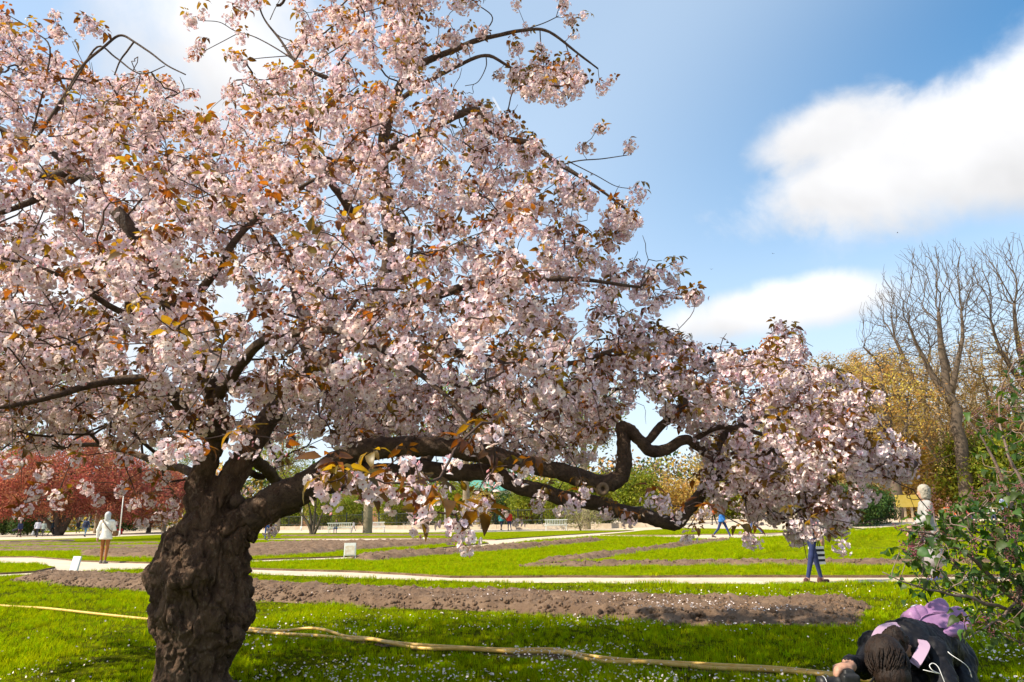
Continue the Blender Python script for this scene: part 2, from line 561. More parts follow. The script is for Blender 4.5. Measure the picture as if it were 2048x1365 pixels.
def inside(P, poly):
    P = np.asarray(P); poly = np.asarray(poly)
    x, y = P[:, 0], P[:, 1]; r = np.zeros(len(P), dtype=bool); j = len(poly) - 1
    for i in range(len(poly)):
        xi, yi = poly[i][:2]; xj, yj = poly[j][:2]
        c = ((yi > y) != (yj > y)) & (x < (xj - xi) * (y - yi) / ((yj - yi) if yj != yi else 1e-9) + xi)
        r ^= c; j = i
    return r


def edge_dist(P, poly):
    P = np.asarray(P)[:, :2]; d = np.full(len(P), 1e9); poly = np.asarray(poly)[:, :2]
    for i in range(len(poly)):
        a, b = poly[i], poly[(i + 1) % len(poly)]
        ba = b - a; h = np.clip(((P - a) @ ba) / ((ba * ba).sum() + 1e-9), 0, 1)
        d = np.minimum(d, np.linalg.norm(P - a - h[:, None] * ba, axis=1))
    return d


# ------------------------------------------------------------------ branching: targets joined to a skeleton, short ways first


def branch_net(sk, sk_len, targets, bf=0.25):
    """sk: skeleton points with path length; returns points, parent index (-1 on the skeleton)"""
    ns, ntg = len(sk), len(targets)
    A = np.vstack([sk, targets]); par = np.full(ns + ntg, -1); plen = np.zeros(ns + ntg); plen[:ns] = sk_len
    Tm = np.asarray(targets)
    best = np.full(ntg, 1e9); bp = np.zeros(ntg, dtype=int)
    for i in range(ns):
        c = np.linalg.norm(Tm - sk[i], axis=1) + bf * plen[i]
        m_ = c < best; best[m_] = c[m_]; bp[m_] = i
    done = np.zeros(ntg, dtype=bool)
    for _ in range(ntg):
        b = np.where(done, 1e9, best); j = int(b.argmin())
        done[j] = True; k = ns + j; par[k] = bp[j]
        plen[k] = plen[bp[j]] + np.linalg.norm(A[k] - A[bp[j]])
        c = np.linalg.norm(Tm - Tm[j], axis=1) + bf * plen[k]
        m_ = (c < best) & ~done; best[m_] = c[m_]; bp[m_] = k
    return A, par


def net_tubes(A, par, ns, r_tip, expo=0.45, r_max=0.05, per=3, kinks=0.0, kmin=4):
    n = len(A); ch = [[] for _ in range(n)]
    for i in range(ns, n): ch[par[i]].append(i)
    wgt = np.zeros(n)
    order, st = [], [i for i in range(ns)]
    while st:
        x = st.pop(); order.append(x); st += ch[x]
    for x in reversed(order):
        wgt[x] = max(1.0, sum(wgt[c] for c in ch[x]))
    rad = np.minimum(r_tip * wgt ** expo, r_max)
    Vs, Fs, off = [], [], 0
    starts = [(i, c) for i in range(ns) for c in ch[i]]
    while starts:
        p, c = starts.pop()
        chain, rr = [A[p]], [rad[c]]
        x = c
        while True:
            chain.append(A[x]); rr.append(rad[x])
            if not ch[x]: break
            ks = sorted(ch[x], key=lambda q: -wgt[q])
            for q in ks[1:]: starts.append((x, q))
            x = ks[0]
        P = np.column_stack([np.array(chain), np.array(rr)])
        P = spline(P, per, 0.6)
        if kinks:
            nz = RNG.normal(size=(len(P), 3)) * kinks; nz[0] = 0; nz[-1] = 0
            P[:, :3] += nz
        k = kmin if rr[0] < 3.2 * r_tip else kmin + 2
        P[-1, 3] *= 0.6
        V, Q = tube(P[:, :3], np.maximum(P[:, 3], r_tip * 0.4), k, cap=False)
        Vs.append(V); Fs.append(np.array(Q) + off); off += len(V)
    return np.concatenate(Vs), np.concatenate(Fs), wgt
# ------------------------------------------------------------------ ground
from mathutils.geometry import delaunay_2d_cdt
LZ = 0.05                                    # lawns stand a little above the gravel

xs = np.concatenate([np.linspace(-420, -90, 12), np.arange(-84, 112, 4), np.linspace(120, 420, 12)])
ys = np.concatenate([np.linspace(-260, -24, 8), np.arange(-20, 140, 4), np.linspace(150, 520, 12)])
gx, gy = np.meshgrid(xs, ys)
V = np.column_stack([gx.ravel(), gy.ravel(), gz(gx, gy).ravel()])
nx_, ny_ = len(xs), len(ys)
q = np.array([(j * nx_ + i, j * nx_ + i + 1, (j + 1) * nx_ + i + 1, (j + 1) * nx_ + i) for j in range(ny_ - 1) for i in range(nx_ - 1)])
tag(obj('gravel_ground', mesh('gravel_ground', V, q, M['gravel'])), kind='structure')


def wpoly(pts):                              # pixels (x, y) become ground points; ('w', x, y) stay
    out = []
    for p in pts:
        out.append(np.array([p[1], p[2], 0.0]) if p[0] == 'w' else G(*p))
    return np.array(out)[:, :2]


def dens(poly, step):
    out = []
    for i in range(len(poly)):
        a, b = poly[i], poly[(i + 1) % len(poly)]
        n = max(1, int(np.linalg.norm(b - a) / step))
        for t in range(n): out.append(a + (b - a) * t / n)
    return np.array(out)


def lawn(pts, name='lawn', step=1.0, lift=LZ, rough=0.012, bank=0.0, top='lawn'):
    poly = dens(wpoly(pts), step)
    dist = np.linalg.norm(poly, axis=1)
    poly = poly + RNG.normal(size=poly.shape) * np.minimum(0.05, 0.005 * dist)[:, None]
    lo, hi = poly.min(0), poly.max(0)
    g = np.stack(np.meshgrid(np.arange(lo[0], hi[0], step), np.arange(lo[1], hi[1], step)), -1).reshape(-1, 2)
    g = g + RNG.uniform(-0.2, 0.2, g.shape) * step
    g = g[inside(g, poly)]
    g = g[edge_dist(g, poly) > step * 0.4] if len(g) else g
    nb = len(poly)
    allp = [Vector(p) for p in np.vstack([poly, g])] if len(g) else [Vector(p) for p in poly]
    v2, e2, f2, *_ = delaunay_2d_cdt(allp, [(i, (i + 1) % nb) for i in range(nb)], [], 1, 1e-5)
    v2 = np.array([(v.x, v.y) for v in v2])
    ed = edge_dist(v2, poly)
    z = gz(v2[:, 0], v2[:, 1]) + lift + bank * sstep(0, 1.2, ed)
    z = z + rough * fbm(np.column_stack([v2 * 1.3, np.zeros(len(v2))]), 3) * sstep(0, 0.4, ed)
    n = len(v2)
    Vt = [(*v2[i], z[i]) for i in range(n)] + [(*v2[i], gz(*v2[i]) - 0.05) for i in range(n)]
    fs = [tuple(f) for f in f2]
    from collections import Counter
    cnt = Counter()
    for f in fs:
        for a, b in zip(f, f[1:] + f[:1]): cnt[(min(a, b), max(a, b))] += 1
    sk = []
    for f in fs:
        for a, b in zip(f, f[1:] + f[:1]):
            if cnt[(min(a, b), max(a, b))] == 1: sk.append((b, a, a + n, b + n))
    me = mesh(name, Vt, fs + sk, [M[top], M['soil']], False, [0] * len(fs) + [1] * len(sk))
    tag(obj(name, me), kind='structure')
    return poly


lawn_near = [(-900, 1195), (-300, 1170), (0, 1157), (100, 1151), (300, 1141), (508, 1153), (700, 1161), (900, 1168), (1024, 1170.5), (1250, 1173), (1524, 1174), (1755, 1171),
             (2048, 1168), (2600, 1158), ('w', 19, 3), ('w', 12, -7), ('w', -12, -7), ('w', -12, 4)]
lawn_small = [(-420, 1124), (-100, 1126), (0, 1129), (70, 1130), (115, 1137), (70, 1146), (0, 1150), (-420, 1166)]
lawn_mid = [(440, 1133), (500, 1127), (690, 1121), (880, 1105), (996, 1092), (1068, 1083), (1195, 1073.5), (1320, 1075.5), (1424, 1081), (1480, 1078), (1671, 1069.5), (1843, 1067), (2048, 1062), (2500, 1052),
            (2600, 1147), (2048, 1154), (1755, 1156), (1524, 1155), (1240, 1156), (900, 1156), (700, 1145), (508, 1140)]
lawn_left = [(-500, 1092), (0, 1081.6), (172, 1077.6), (255, 1073.6), (337, 1070), (400, 1080), (470, 1081), (560, 1081), (640, 1082), (662, 1086), (720, 1087), (840, 1084), (960, 1085), (975, 1088),
             (880, 1098), (690, 1115), (500, 1122), (400, 1127), (293, 1127.5), (160, 1123.5), (62, 1115.5), (0, 1115.5), (-500, 1112)]
lawn_strip = [(440, 1068), (550, 1067.5), (750, 1067), (964, 1066), (1100, 1063), (1270, 1061.5), (1200, 1067), (1130, 1071), (1060, 1076), (990, 1081), (840, 1077.5), (700, 1078), (600, 1078), (440, 1080)]
lawn_far = [(1290, 1062), (1360, 1058), (1524, 1055), (1671, 1051), (1843, 1043.5), (2048, 1039), (2300, 1034), (2300, 1049), (2048, 1054), (1843, 1059), (1671, 1062), (1480, 1070), (1424, 1070), (1320, 1072), (1200, 1071)]
LP = {}
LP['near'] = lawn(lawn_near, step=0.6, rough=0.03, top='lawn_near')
LP['small'] = lawn(lawn_small, step=0.8)
LP['mid'] = lawn(lawn_mid, step=1.2, rough=0.03)
LP['left'] = lawn(lawn_left, step=1.6)
LP['strip'] = lawn(lawn_strip, step=2.0)
LP['far'] = lawn(lawn_far, step=2.0)
bank_pts = [(1464, 1124), (1590, 1104), (1680, 1101), (1850, 1098), (2100, 1094), (2100, 1071), (1850, 1074), (1671, 1076), (1540, 1090)]
LP['bank'] = lawn(bank_pts, 'lawn', 0.7, 0.06, 0.04, 0.32)
lawn([(-30, 1066), (95, 1066.5), (180, 1063.5), (175, 1060), (95, 1061), (-60, 1062)], step=2.0)    # grass at the foot of the red tree
lawn([(1700, 1038.5), (1835, 1034.5), (2300, 1026), (2300, 1023), (1700, 1033)], step=2.0)


def bed(pts, res, mound=0.08, amp=0.05, name='soil_bed', extra=0.0, base=None):
    poly = dens(wpoly(pts), 0.5)
    poly = poly + RNG.normal(size=poly.shape) * 0.03
    lo, hi = poly.min(0) - res, poly.max(0) + res
    X, Y = np.arange(lo[0], hi[0], res), np.arange(lo[1], hi[1], res)
    P = np.stack(np.meshgrid(X, Y), -1).reshape(-1, 2)
    P = P + RNG.uniform(-0.25, 0.25, P.shape) * res
    ins, ed = inside(P, poly), edge_dist(P, poly)
    s = np.where(ins, ed, -ed)
    n3 = np.column_stack([P, np.zeros(len(P))])
    h = mound * sstep(0, 0.45, s) + amp * sstep(-0.05, 0.2, s) * (0.6 * fbm(n3 * 3.2, 3) + 0.95 * np.abs(fbm(n3 * 8, 4)))
    z = gz(P[:, 0], P[:, 1]) + LZ + extra + h + np.minimum(s, 0.0) * 0.6 - 0.012 + 0.02 * sstep(-0.02, 0.1, s)
    nx, ny = len(X), len(Y)
    Q = [(j * nx + i, j * nx + i + 1, (j + 1) * nx + i + 1, (j + 1) * nx + i) for j in range(ny - 1) for i in range(nx - 1)]
    Q = np.array(Q); keep = (s[Q] > -2.0 * res).any(1)
    Q = Q[keep]
    used = np.unique(Q); rm = np.full(len(P), -1); rm[used] = np.arange(len(used))
    tag(obj(name, mesh(name, np.column_stack([P, z])[used], rm[Q], M['soil'])), kind='structure')
    return poly


BD = {}
BD['f'] = bed([(16, 1168), (60, 1157), (120, 1153), (293, 1161), (400, 1168), (500, 1175), (620, 1182), (740, 1187), (900, 1195), (1060, 1199), (1339, 1209), (1524, 1214), (1683, 1211), (1755, 1223), (1723, 1262),
               (1524, 1262), (1359, 1262), (1180, 1248), (1024, 1235), (740, 1225), (500, 1208), (293, 1191), (120, 1179)], 0.05, 0.10, 0.075)
BD['e'] = bed([(160, 1108), (230, 1105), (315, 1104), (480, 1096), (560, 1090), (640, 1088), (740, 1088), (839, 1086), (930, 1086.5), (855, 1094), (714, 1102), (640, 1110), (550, 1115), (400, 1119), (293, 1119), (160, 1116)], 0.12, 0.1, 0.12)
BD['j'] = bed([(690, 1122.5), (760, 1113), (860, 1109), (950, 1103), (1060, 1095), (1160, 1085), (1215, 1082), (1190, 1087), (1060, 1100), (900, 1112), (800, 1120), (740, 1125)], 0.10, 0.1, 0.14)
BD['k'] = bed([(1072, 1128), (1140, 1120), (1260, 1106), (1340, 1094), (1460, 1080), (1460, 1083), (1340, 1100), (1260, 1111), (1180, 1127), (1100, 1130)], 0.10, 0.08, 0.12)
BD['l'] = bed([(1040, 1136), (1124, 1133), (1260, 1131), (1524, 1128.5), (1755, 1128.5), (2000, 1127), (2000, 1133), (1755, 1134), (1524, 1135), (1260, 1137), (1040, 1138.5)], 0.09, 0.05, 0.10)
for y0, y1, x1, slope in ((1096, 1099.5, 330, -3.0), (1102, 1104.5, 190, -1.0), (1086, 1088.5, 150, -4.0), (1091, 1092.5, 320, -4.0)):
    BD['s%d' % y0] = bed([(-400, y0 + 6), (0, y0), (x1, y0 + slope), (x1, y1 + slope), (0, y1), (-400, y1 + 6)], 0.16, 0.05, 0.05)
BD['t'] = bed([(560, 1072.5), (900, 1071.5), (900, 1073), (560, 1074)], 0.2, 0.04, 0.05)
# the bare strip the hose lies in
hose_px = [(-500, 1190), (-250, 1205), (0, 1222), (90, 1230), (190, 1241), (300, 1252), (400, 1265), (488, 1276), (560, 1283), (640, 1291), (700, 1295), (743, 1298), (779, 1306), (839, 1313), (930, 1319), (1024, 1324), (1100, 1323), (1140, 1331), (1179, 1339), (1240, 1346), (1299, 1350), (1424, 1357), (1564, 1366), (1720, 1384), (1900, 1412)]
hz = np.array([G(*p) for p in hose_px])
strip = np.array([(a[0], a[1] - 0.02 - 0.10 * (0.6 + 0.4 * math.sin(i * 1.7))) for i, a in enumerate(hz)][6:])
strip2 = np.array([(a[0], a[1] + 0.13 + 0.05 * math.sin(i * 2.1)) for i, a in enumerate(hz)][6:])
BD['h'] = bed([('w', *p) for p in strip] + [('w', *p) for p in strip2[::-1]], 0.03, 0.005, 0.03, extra=-0.005)
# a raised turf lip behind the hose
hose_mat = mat('yellow_hose', (0.62, 0.36, 0.06), (0.70, 0.46, 0.12), 20, 0.45, spec=0.5)


def hose(name, pts, r, label):
    P = spline(np.array(pts), 8)
    V_, Q_ = tube(P, r, 8)
    return tag(obj(name, mesh(name, V_, Q_, hose_mat, True)), label, 'hose', 'yellow garden hoses')


hose('garden_hose', [(a[0], a[1] + 0.012 * math.sin(i * 1.3), LZ + 0.035 + 0.01 * math.sin(i * 2.3)) for i, a in enumerate(hz)], 0.017, 'long yellow garden hose running right across the lawn behind the burled trunk')
h2 = [G(*p) for p in [(455, 1271), (488, 1273), (560, 1279), (615, 1280), (650, 1284), (690, 1291), (735, 1295.5), (779, 1303.5), (839, 1310), (930, 1316), (1024, 1320.5), (1100, 1319.5), (1140, 1326), (1179, 1334), (1240, 1342), (1299, 1346), (1424, 1353.5), (1564, 1362), (1720, 1380)]]
hose('garden_hose', [(a[0], a[1], LZ + 0.04 + (0.03 if 2 < i < 5 else 0)) for i, a in enumerate(h2)], 0.016, 'shorter yellow garden hose lying beside the long one right of the trunk')

# ------------------------------------------------------------------ grass blades, fallen petals, clods


def tuft_mesh(seed, n=9, h=0.055, rad=0.035):
    r = np.random.default_rng(seed); V_, F_ = [], []
    for i in range(n):
        a, d = r.uniform(0, 6.28), rad * math.sqrt(r.uniform())
        x, y = d * math.cos(a), d * math.sin(a)
        b = r.uniform(0, 6.28); L = h * r.uniform(0.6, 1.25); lean = r.uniform(0.2, 0.9)
        dx, dy = math.cos(b), math.sin(b); wd = r.uniform(0.0016, 0.0028)
        px_, py_ = -dy * wd, dx * wd
        k = len(V_)
        m1 = (x + dx * L * lean * 0.3, y + dy * L * lean * 0.3, L * 0.55)
        V_ += [(x - px_, y - py_, -0.01), (x + px_, y + py_, -0.01), (m1[0] + px_ * 0.8, m1[1] + py_ * 0.8, m1[2]), (m1[0] - px_ * 0.8, m1[1] - py_ * 0.8, m1[2]),
               (x + dx * L * lean, y + dy * L * lean, L * (1 - 0.3 * lean))]
        F_ += [(k, k + 1, k + 2, k + 3), (k + 3, k + 2, k + 4)]
    return mesh('grass_tuft', V_, F_, M['blade'])


tufts = [proto('grass_tuft_pattern', tuft_mesh(i)) for i in range(5)]
P = []
y = 3.2
while y < 46:
    dy = 0.35 + 0.03 * y
    wdt = 1.6 * y + 3.0
    n = int(dy * wdt * 620 * (5 / max(y, 5)) ** 1.25)
    P.append(np.column_stack([RNG.uniform(-wdt / 2, wdt / 2, n), RNG.uniform(y, y + dy, n)]))
    y += dy
P = np.concatenate(P)
keep = np.zeros(len(P), dtype=bool); lift = np.zeros(len(P))
for k_, pl in LP.items():
    i_ = inside(P, pl); keep |= i_
    if k_ == 'bank': lift = np.where(i_, 0.06 + 0.32 * sstep(0, 1.2, edge_dist(P, pl)), lift)
for pl in BD.values():
    i_ = inside(P, pl)
    keep &= ~(i_ & ((edge_dist(P, pl) > 0.06) | (RNG.uniform(size=len(P)) < 0.6)))
bare = fbm(np.column_stack([P * 1.1, np.full(len(P), 3.3)]), 3)
keep &= (bare < 0.75) | (RNG.uniform(size=len(P)) < 0.3)
P, lift = P[keep], lift[keep]
dist = P[:, 1]
z = gz(P[:, 0], P[:, 1]) + LZ + lift
R = np.column_stack([RNG.normal(0, 0.12, len(P)), RNG.normal(0, 0.12, len(P)), RNG.uniform(0, 6.28, len(P))])
big = 0.8 + 0.75 * np.clip(fbm(np.column_stack([P * 0.9, np.full(len(P), 8.1)]), 3), -0.6, 1)
sc = RNG.uniform(0.75, 1.25, len(P)) * big * (np.maximum(dist, 5) / 5) ** 0.22
tag(scatter('lawn_grass', np.column_stack([P, z]), R, sc, RNG.integers(0, 5, len(P)), tufts), 'short bright green grass blades growing on the park lawns', 'grass')

# fallen petals
pm = []
for s_ in range(3):
    b = 0.010
    V_ = [(-b * 0.5, -b, 0), (b * 0.5, -b, 0), (b, 0.2 * b, 0.003), (0.55 * b, b, 0.001), (-0.5 * b, b, 0.002), (-b, 0.2 * b, 0.004), (0, 0, -0.001 - 0.001 * s_)]
    pm.append(proto('fallen_petal_pattern', mesh('fallen_petal', V_, [(0, 1, 6), (1, 2, 6), (2, 3, 6), (3, 4, 6), (4, 5, 6), (5, 0, 6)], M['fallen'])))
n = 42000
P = np.column_stack([RNG.uniform(-5.5, 8.5, n), RNG.uniform(3.4, 12.5, n)])
pd = fbm(np.column_stack([P * np.array([0.55, 0.9]), np.full(n, 1.7)]), 4)
cov = np.exp(-((P[:, 0] - 1.6) / 3.6) ** 2 - ((P[:, 1] - 6.4) / 2.7) ** 2)
ok = RNG.uniform(size=n) < np.clip(cov * (0.42 + 2.0 * pd), 0.0, 1) + 0.012
ok &= inside(P, LP['near'])
P = P[ok]
inb = inside(P, BD['f'])
z = LZ + np.where(inb, 0.17, 0.052) + RNG.uniform(-0.012, 0.012, len(P))
R = np.column_stack([RNG.normal(0, 0.5, len(P)), RNG.normal(0, 0.5, len(P)), RNG.uniform(0, 6.28, len(P))])
tag(scatter('fallen_petals', np.column_stack([P, z]), R, RNG.uniform(0.55, 1.2, len(P)), RNG.integers(0, 3, len(P)), pm), 'pale pink petals fallen on the grass below the cherry', 'petals')

# clods on the dug beds
cl = []
for s_ in range(3):
    import bmesh
    bm = bmesh.new(); bmesh.ops.create_icosphere(bm, subdivisions=1, radius=0.03)
    for v in bm.verts: v.co *= 1 + 0.45 * float(pnoise(np.array(v.co) * 22 + s_ * 9.1))
    me = bpy.data.meshes.new('clod'); bm.to_mesh(me); bm.free(); me.materials.append(M['soil'])
    cl.append(proto('clod_pattern', me))
CP = []
for k_, cnt_, h_ in (('f', 5200, 0.10), ('j', 500, 0.12), ('e', 900, 0.12), ('k', 350, 0.10), ('l', 350, 0.07), ('h', 160, 0.02)):
    pl = BD[k_]; lo, hi = pl.min(0), pl.max(0)
    c = np.column_stack([RNG.uniform(lo[0], hi[0], cnt_ * 6), RNG.uniform(lo[1], hi[1], cnt_ * 6)])
    c = c[inside(c, pl)][:cnt_]
    e = edge_dist(c, pl)
    CP.append(np.column_stack([c, gz(c[:, 0], c[:, 1]) + LZ + h_ * sstep(0, 0.4, e) + 0.02, (0.5 + 0.9 * RNG.uniform(size=len(c)) ** 3) * (0.6 if k_ == 'h' else 1)]))
CP = np.concatenate(CP)
tag(scatter('soil_clods', CP[:, :3], RNG.uniform(0, 6.28, (len(CP), 3)), CP[:, 3], RNG.integers(0, 3, len(CP)), cl), 'crumbled brown clods of earth on the dug beds', 'soil')
# ------------------------------------------------------------------ trees, shrubs and built things behind the lawns
M['wood_pale'] = mat('pale_bark', (0.20, 0.155, 0.10), (0.30, 0.24, 0.16), 1.2, 0.9, c3=(0.14, 0.11, 0.075))
M['wood_dark'] = mat('grey_bark', (0.085, 0.062, 0.045), (0.13, 0.095, 0.065), 1.5, 0.9)
M['wood_twig'] = mat('golden_twig', (0.24, 0.165, 0.085), (0.30, 0.21, 0.11), 1.5, 0.9)
M['gold'] = mat('golden_bud_leaf', (0.40, 0.27, 0.05), (0.48, 0.31, 0.08), 0.6, 0.7, trans=0.35, tcol=(1.3, 1.2, 0.8), rand=0.35)
M['lime'] = mat('fresh_leaf', (0.14, 0.19, 0.012), (0.26, 0.27, 0.02), 0.5, 0.7, trans=0.4, tcol=(1.3, 1.3, 0.6), rand=0.35)
M['green'] = mat('dark_leaf', (0.03, 0.07, 0.012), (0.06, 0.11, 0.015), 0.8, 0.6, trans=0.25, rand=0.35)
M['red'] = mat('red_leaf', (0.33, 0.11, 0.07), (0.42, 0.18, 0.11), 0.6, 0.7, trans=0.4, tcol=(1.4, 1.0, 0.9), rand=0.35)
M['cream_leaf'] = mat('cream_flower_leaf', (0.42, 0.36, 0.2), (0.3, 0.3, 0.1), 2.0, 0.7, trans=0.3, rand=0.3)


def clump(seed, mt, n=14, rad=0.4, size=0.10, flat=0.5):
    r = np.random.default_rng(seed); V_, F_ = [], []
    for i in range(n):
        c = r.normal(size=3) * rad * np.array([0.6, 0.6, 0.45])
        u = r.normal(size=3); u[2] *= flat; u /= np.linalg.norm(u); v = np.cross(u, r.normal(size=3)); v /= np.linalg.norm(v)
        s_ = size * r.uniform(0.6, 1.3); k = len(V_)
        V_ += [c - u * s_, c - v * s_ * 0.5, c + u * s_, c + v * s_ * 0.5]; F_.append((k, k + 1, k + 2, k + 3))
    return proto('leaf_clump_pattern', mesh('leaf_clump', V_, F_, mt))


CLUMP = {}
for k_, (mt_, n_, rad_, sz_) in {'gold': ('gold', 12, 0.55, 0.09), 'lime': ('lime', 20, 0.6, 0.12), 'green': ('green', 22, 0.5, 0.11), 'red': ('red', 22, 0.6, 0.10), 'cream': ('cream_leaf', 16, 0.35, 0.06)}.items():
    CLUMP[k_] = [clump(300 + i, M[mt_], n_, rad_, sz_) for i in range(3)]


def in_ell(c, r, n, shell=0.0):
    d = RNG.normal(size=(n, 3)); d /= np.linalg.norm(d, axis=1, keepdims=True)
    u = (shell ** 3 + (1 - shell ** 3) * RNG.uniform(size=n)) ** (1 / 3)
    return np.asarray(c) + d * u[:, None] * np.asarray(r)


def make_tree(name, stems, ells, nt_, r_tip, wood, leaf=None, nleaf=0, bf=0.5, lsc=1.0, rmax=0.12, kink=0.03, expo=0.5, tw=None, ellw=None):
    """local coordinates, base at the origin. stems: lists of (x, y, z, r)"""
    root = empty(name, (0, 0, 0))
    mb_v, mb_q, off_, sk, skl = [], [], 0, [], []
    for st in stems:
        A_ = spline(np.array(st, float), 4)
        L_ = np.concatenate([[0], np.cumsum(np.linalg.norm(np.diff(A_[:, :3], axis=0), axis=1))])
        A_[:, :3] += np.column_stack([pnoise(A_[:, :3] * 0.7 + 11 * i) for i in range(3)]) * A_[:, 3:4] * 0.5
        V_, Q_ = tube(A_[:, :3], A_[:, 3], 10)
        mb_v.append(V_); mb_q += [tuple(int(i) + off_ for i in f) for f in Q_]; off_ += len(V_)
        for i in range(1, len(A_)):
            if A_[i, 2] > 0.25 * max(a[2] for a in st): sk.append(A_[i, :3]); skl.append(0.5 * A_[i, 2])
    obj('trunk', mesh('trunk', np.concatenate(mb_v), mb_q, M[wood], True), root)
    cnt = np.array(ellw if ellw else [e[1][0] * e[1][1] * e[1][2] for e in ells], float) ** (1 if ellw else 0.7); cnt = (cnt / cnt.sum() * nt_).astype(int)
    T_ = np.vstack([in_ell(e[0], e[1], max(c, 1), 0.15) for e, c in zip(ells, cnt)])
    A_, par_ = branch_net(np.array(sk), np.array(skl), T_, bf)
    V_, Q_, wg_ = net_tubes(A_, par_, len(sk), r_tip, expo, rmax, 3, kink, 3)
    obj('branches', mesh('branches', V_, Q_, M[tw or wood], False), root)
    if leaf:
        i_ = RNG.integers(0, len(T_), nleaf)
        P_ = T_[i_] + RNG.normal(size=(nleaf, 3)) * 0.28
        R_ = RNG.uniform(0, 6.28, (nleaf, 3))
        scatter('foliage', P_, R_, RNG.uniform(0.6, 1.3, nleaf) * lsc, RNG.integers(0, 3, nleaf), CLUMP[leaf], root)
    return root


def copy_tree(o, parent=None):
    c = o.copy(); COL.objects.link(c)
    if parent is not None: c.parent = parent
    for ch in list(o.children): copy_tree(ch, c)
    return c


def place(root, px, dist, sc=1.0, rz=0.0, gnd=True, dz=-0.05):
    p = W(px, 1030, dist)
    root.location = (p[0], p[1], float(gz(p[0], p[1])) + dz)
    root.rotation_euler = (0, 0, rz); root.scale = (sc,) * 3
    return root


# tall bare trees, right
tallA = make_tree('bare_tree', [[(0, 0, 0, .75), (0, 0, 3, .6), (.1, 0, 8, .5), (-.2, .2, 13, .34), (-.2, 0, 16, .24), (.0, 0, 18.5, .15)], [(-.1, 0, 10, .35), (-1.2, .5, 13, .24), (-2.2, .4, 15.5, .16), (-2.9, 0, 17.5, .1)], [(0, 0, 11, .3), (1.0, -.6, 14.5, .2), (1.6, -.5, 16.5, .15), (2.1, 0, 18.5, .1)], [(0, 0, 13, .25), (.6, 1.2, 16, .16), (.8, 1.6, 18, .1)]],
                  [((0, 0, 20.5), (5.2, 4.5, 5.3)), ((-1.5, 0, 15), (5.8, 4, 4))], 1700, 0.015, 'wood_dark', bf=0.75, rmax=0.2, kink=0.03, expo=0.44)
tag(place(tallA, 1942, 54, .84), 'tallest bare tree with a thick trunk above the golden wood', 'tree', 'tall bare trees')
tallB = make_tree('bare_tree', [[(0, 0, 0, .6), (.1, 0, 5, .5), (.4, 0, 11, .34), (.2, .2, 16, .22), (.4, 0, 19.5, .13)], [(.3, 0, 11, .3), (-1.4, .3, 15, .17), (-2.1, 0, 18, .1)], [(.3, 0, 13, .25), (1.6, .3, 16, .16), (2.2, 0, 18.5, .1)]],
                  [((0, 0, 21), (4.6, 4.2, 5.6)), ((-.5, 0, 15.5), (4.5, 4, 3.5))], 1500, 0.015, 'wood_dark', bf=0.75, rmax=0.18, kink=0.03, expo=0.44)
tag(place(tallB, 2098, 55, .84), 'bare tree with an upright narrow crown rising behind the lilac bush', 'tree', 'tall bare trees')
tallC = make_tree('bare_tree', [[(0, 0, 0, .5), (0, 0, 6, .42), (-.6, 0, 11, .34), (-1.6, 0, 15, .22), (-2.4, 0, 17.5, .13)], [(-.6, 0, 11, .25), (.8, .5, 14.5, .15), (1.1, 0, 16.5, .09)], [(-1.2, 0, 13, .2), (-3.6, .5, 14.8, .15), (-5.6, 0, 16.6, .08)]],
                  [((-2.4, 0, 18.5), (3.6, 3.4, 4.6)), ((-4.5, 0, 15.2), (3, 2.5, 1.9)), ((.6, 0, 16.5), (2.4, 2.2, 3))], 1200, 0.015, 'wood_dark', bf=0.75, rmax=0.18, kink=0.03, expo=0.44)
tag(place(tallC, 1890, 74, 1.04), 'leaning bare tree whose crown spreads over the pollarded row', 'tree', 'tall bare trees')

# golden budding trees of the wood: three patterns, then copies
golds = []
for v_ in range(3):
    r_ = np.random.default_rng(40 + v_)
    st = [[(0, 0, 0, .42), (.1, 0, 3, .34), (.2 * (v_ - 1), 0, 7, .26), (0, .2, 11, .14)], [(.05, 0, 3.4, .2), (-1.6, .4, 7, .15), (-2.6, 0, 11, .07)], [(.1, 0, 4, .2), (1.7, -.5, 7.5, .15), (2.9, 0, 11.5, .07)], [(0, 0, 3, .16), (-2.4, -.6, 4.8, .12), (-4, 0, 6, .06)], [(0, 0, 2.8, .16), (2.6, .4, 4.4, .12), (4.2, 0, 6.4, .06)]]
    golds.append(make_tree('budding_tree', st, [((0, 0, 9.5), (5.2, 4.6, 6)), ((0, 0, 5), (5.4, 4.6, 3.6))], 1500, 0.024, 'wood_pale', 'gold', 1500, 0.45, 0.62, 0.14, 0.06, 0.45, 'wood_twig'))
gold_spots = [(1668, 66, .86, 'budding tree with golden twigs just past the tip of the blossoming arm'), (1748, 60, .84, 'golden budding tree standing right behind the wooden slatted bench'), (1830, 62, .92, 'golden budding tree behind the dark trunk beside the yellow board'), (1905, 58, .9, 'golden budding tree behind the white-haired woman'),
              (1985, 62, .98, 'golden budding tree whose twigs mix with the lilac tips'), (2070, 57, 1.0, 'golden budding tree filling the wood behind the lilac bush'), (2160, 64, 1.0, 'golden budding tree at the outer end of the wood'), (1930, 84, 1.05, 'golden budding tree deep in the wood behind the tallest bare tree'), (2020, 88, 1.05, 'golden budding tree deep in the wood beyond the lilac bush'),
              (1795, 86, .98, 'golden budding tree deep in the wood behind the pollarded row'), (1580, 78, .8, 'golden budding tree half hidden behind the blossoming arm'), (1450, 92, .85, 'golden budding tree seen between the blossom and the kneed limb')]
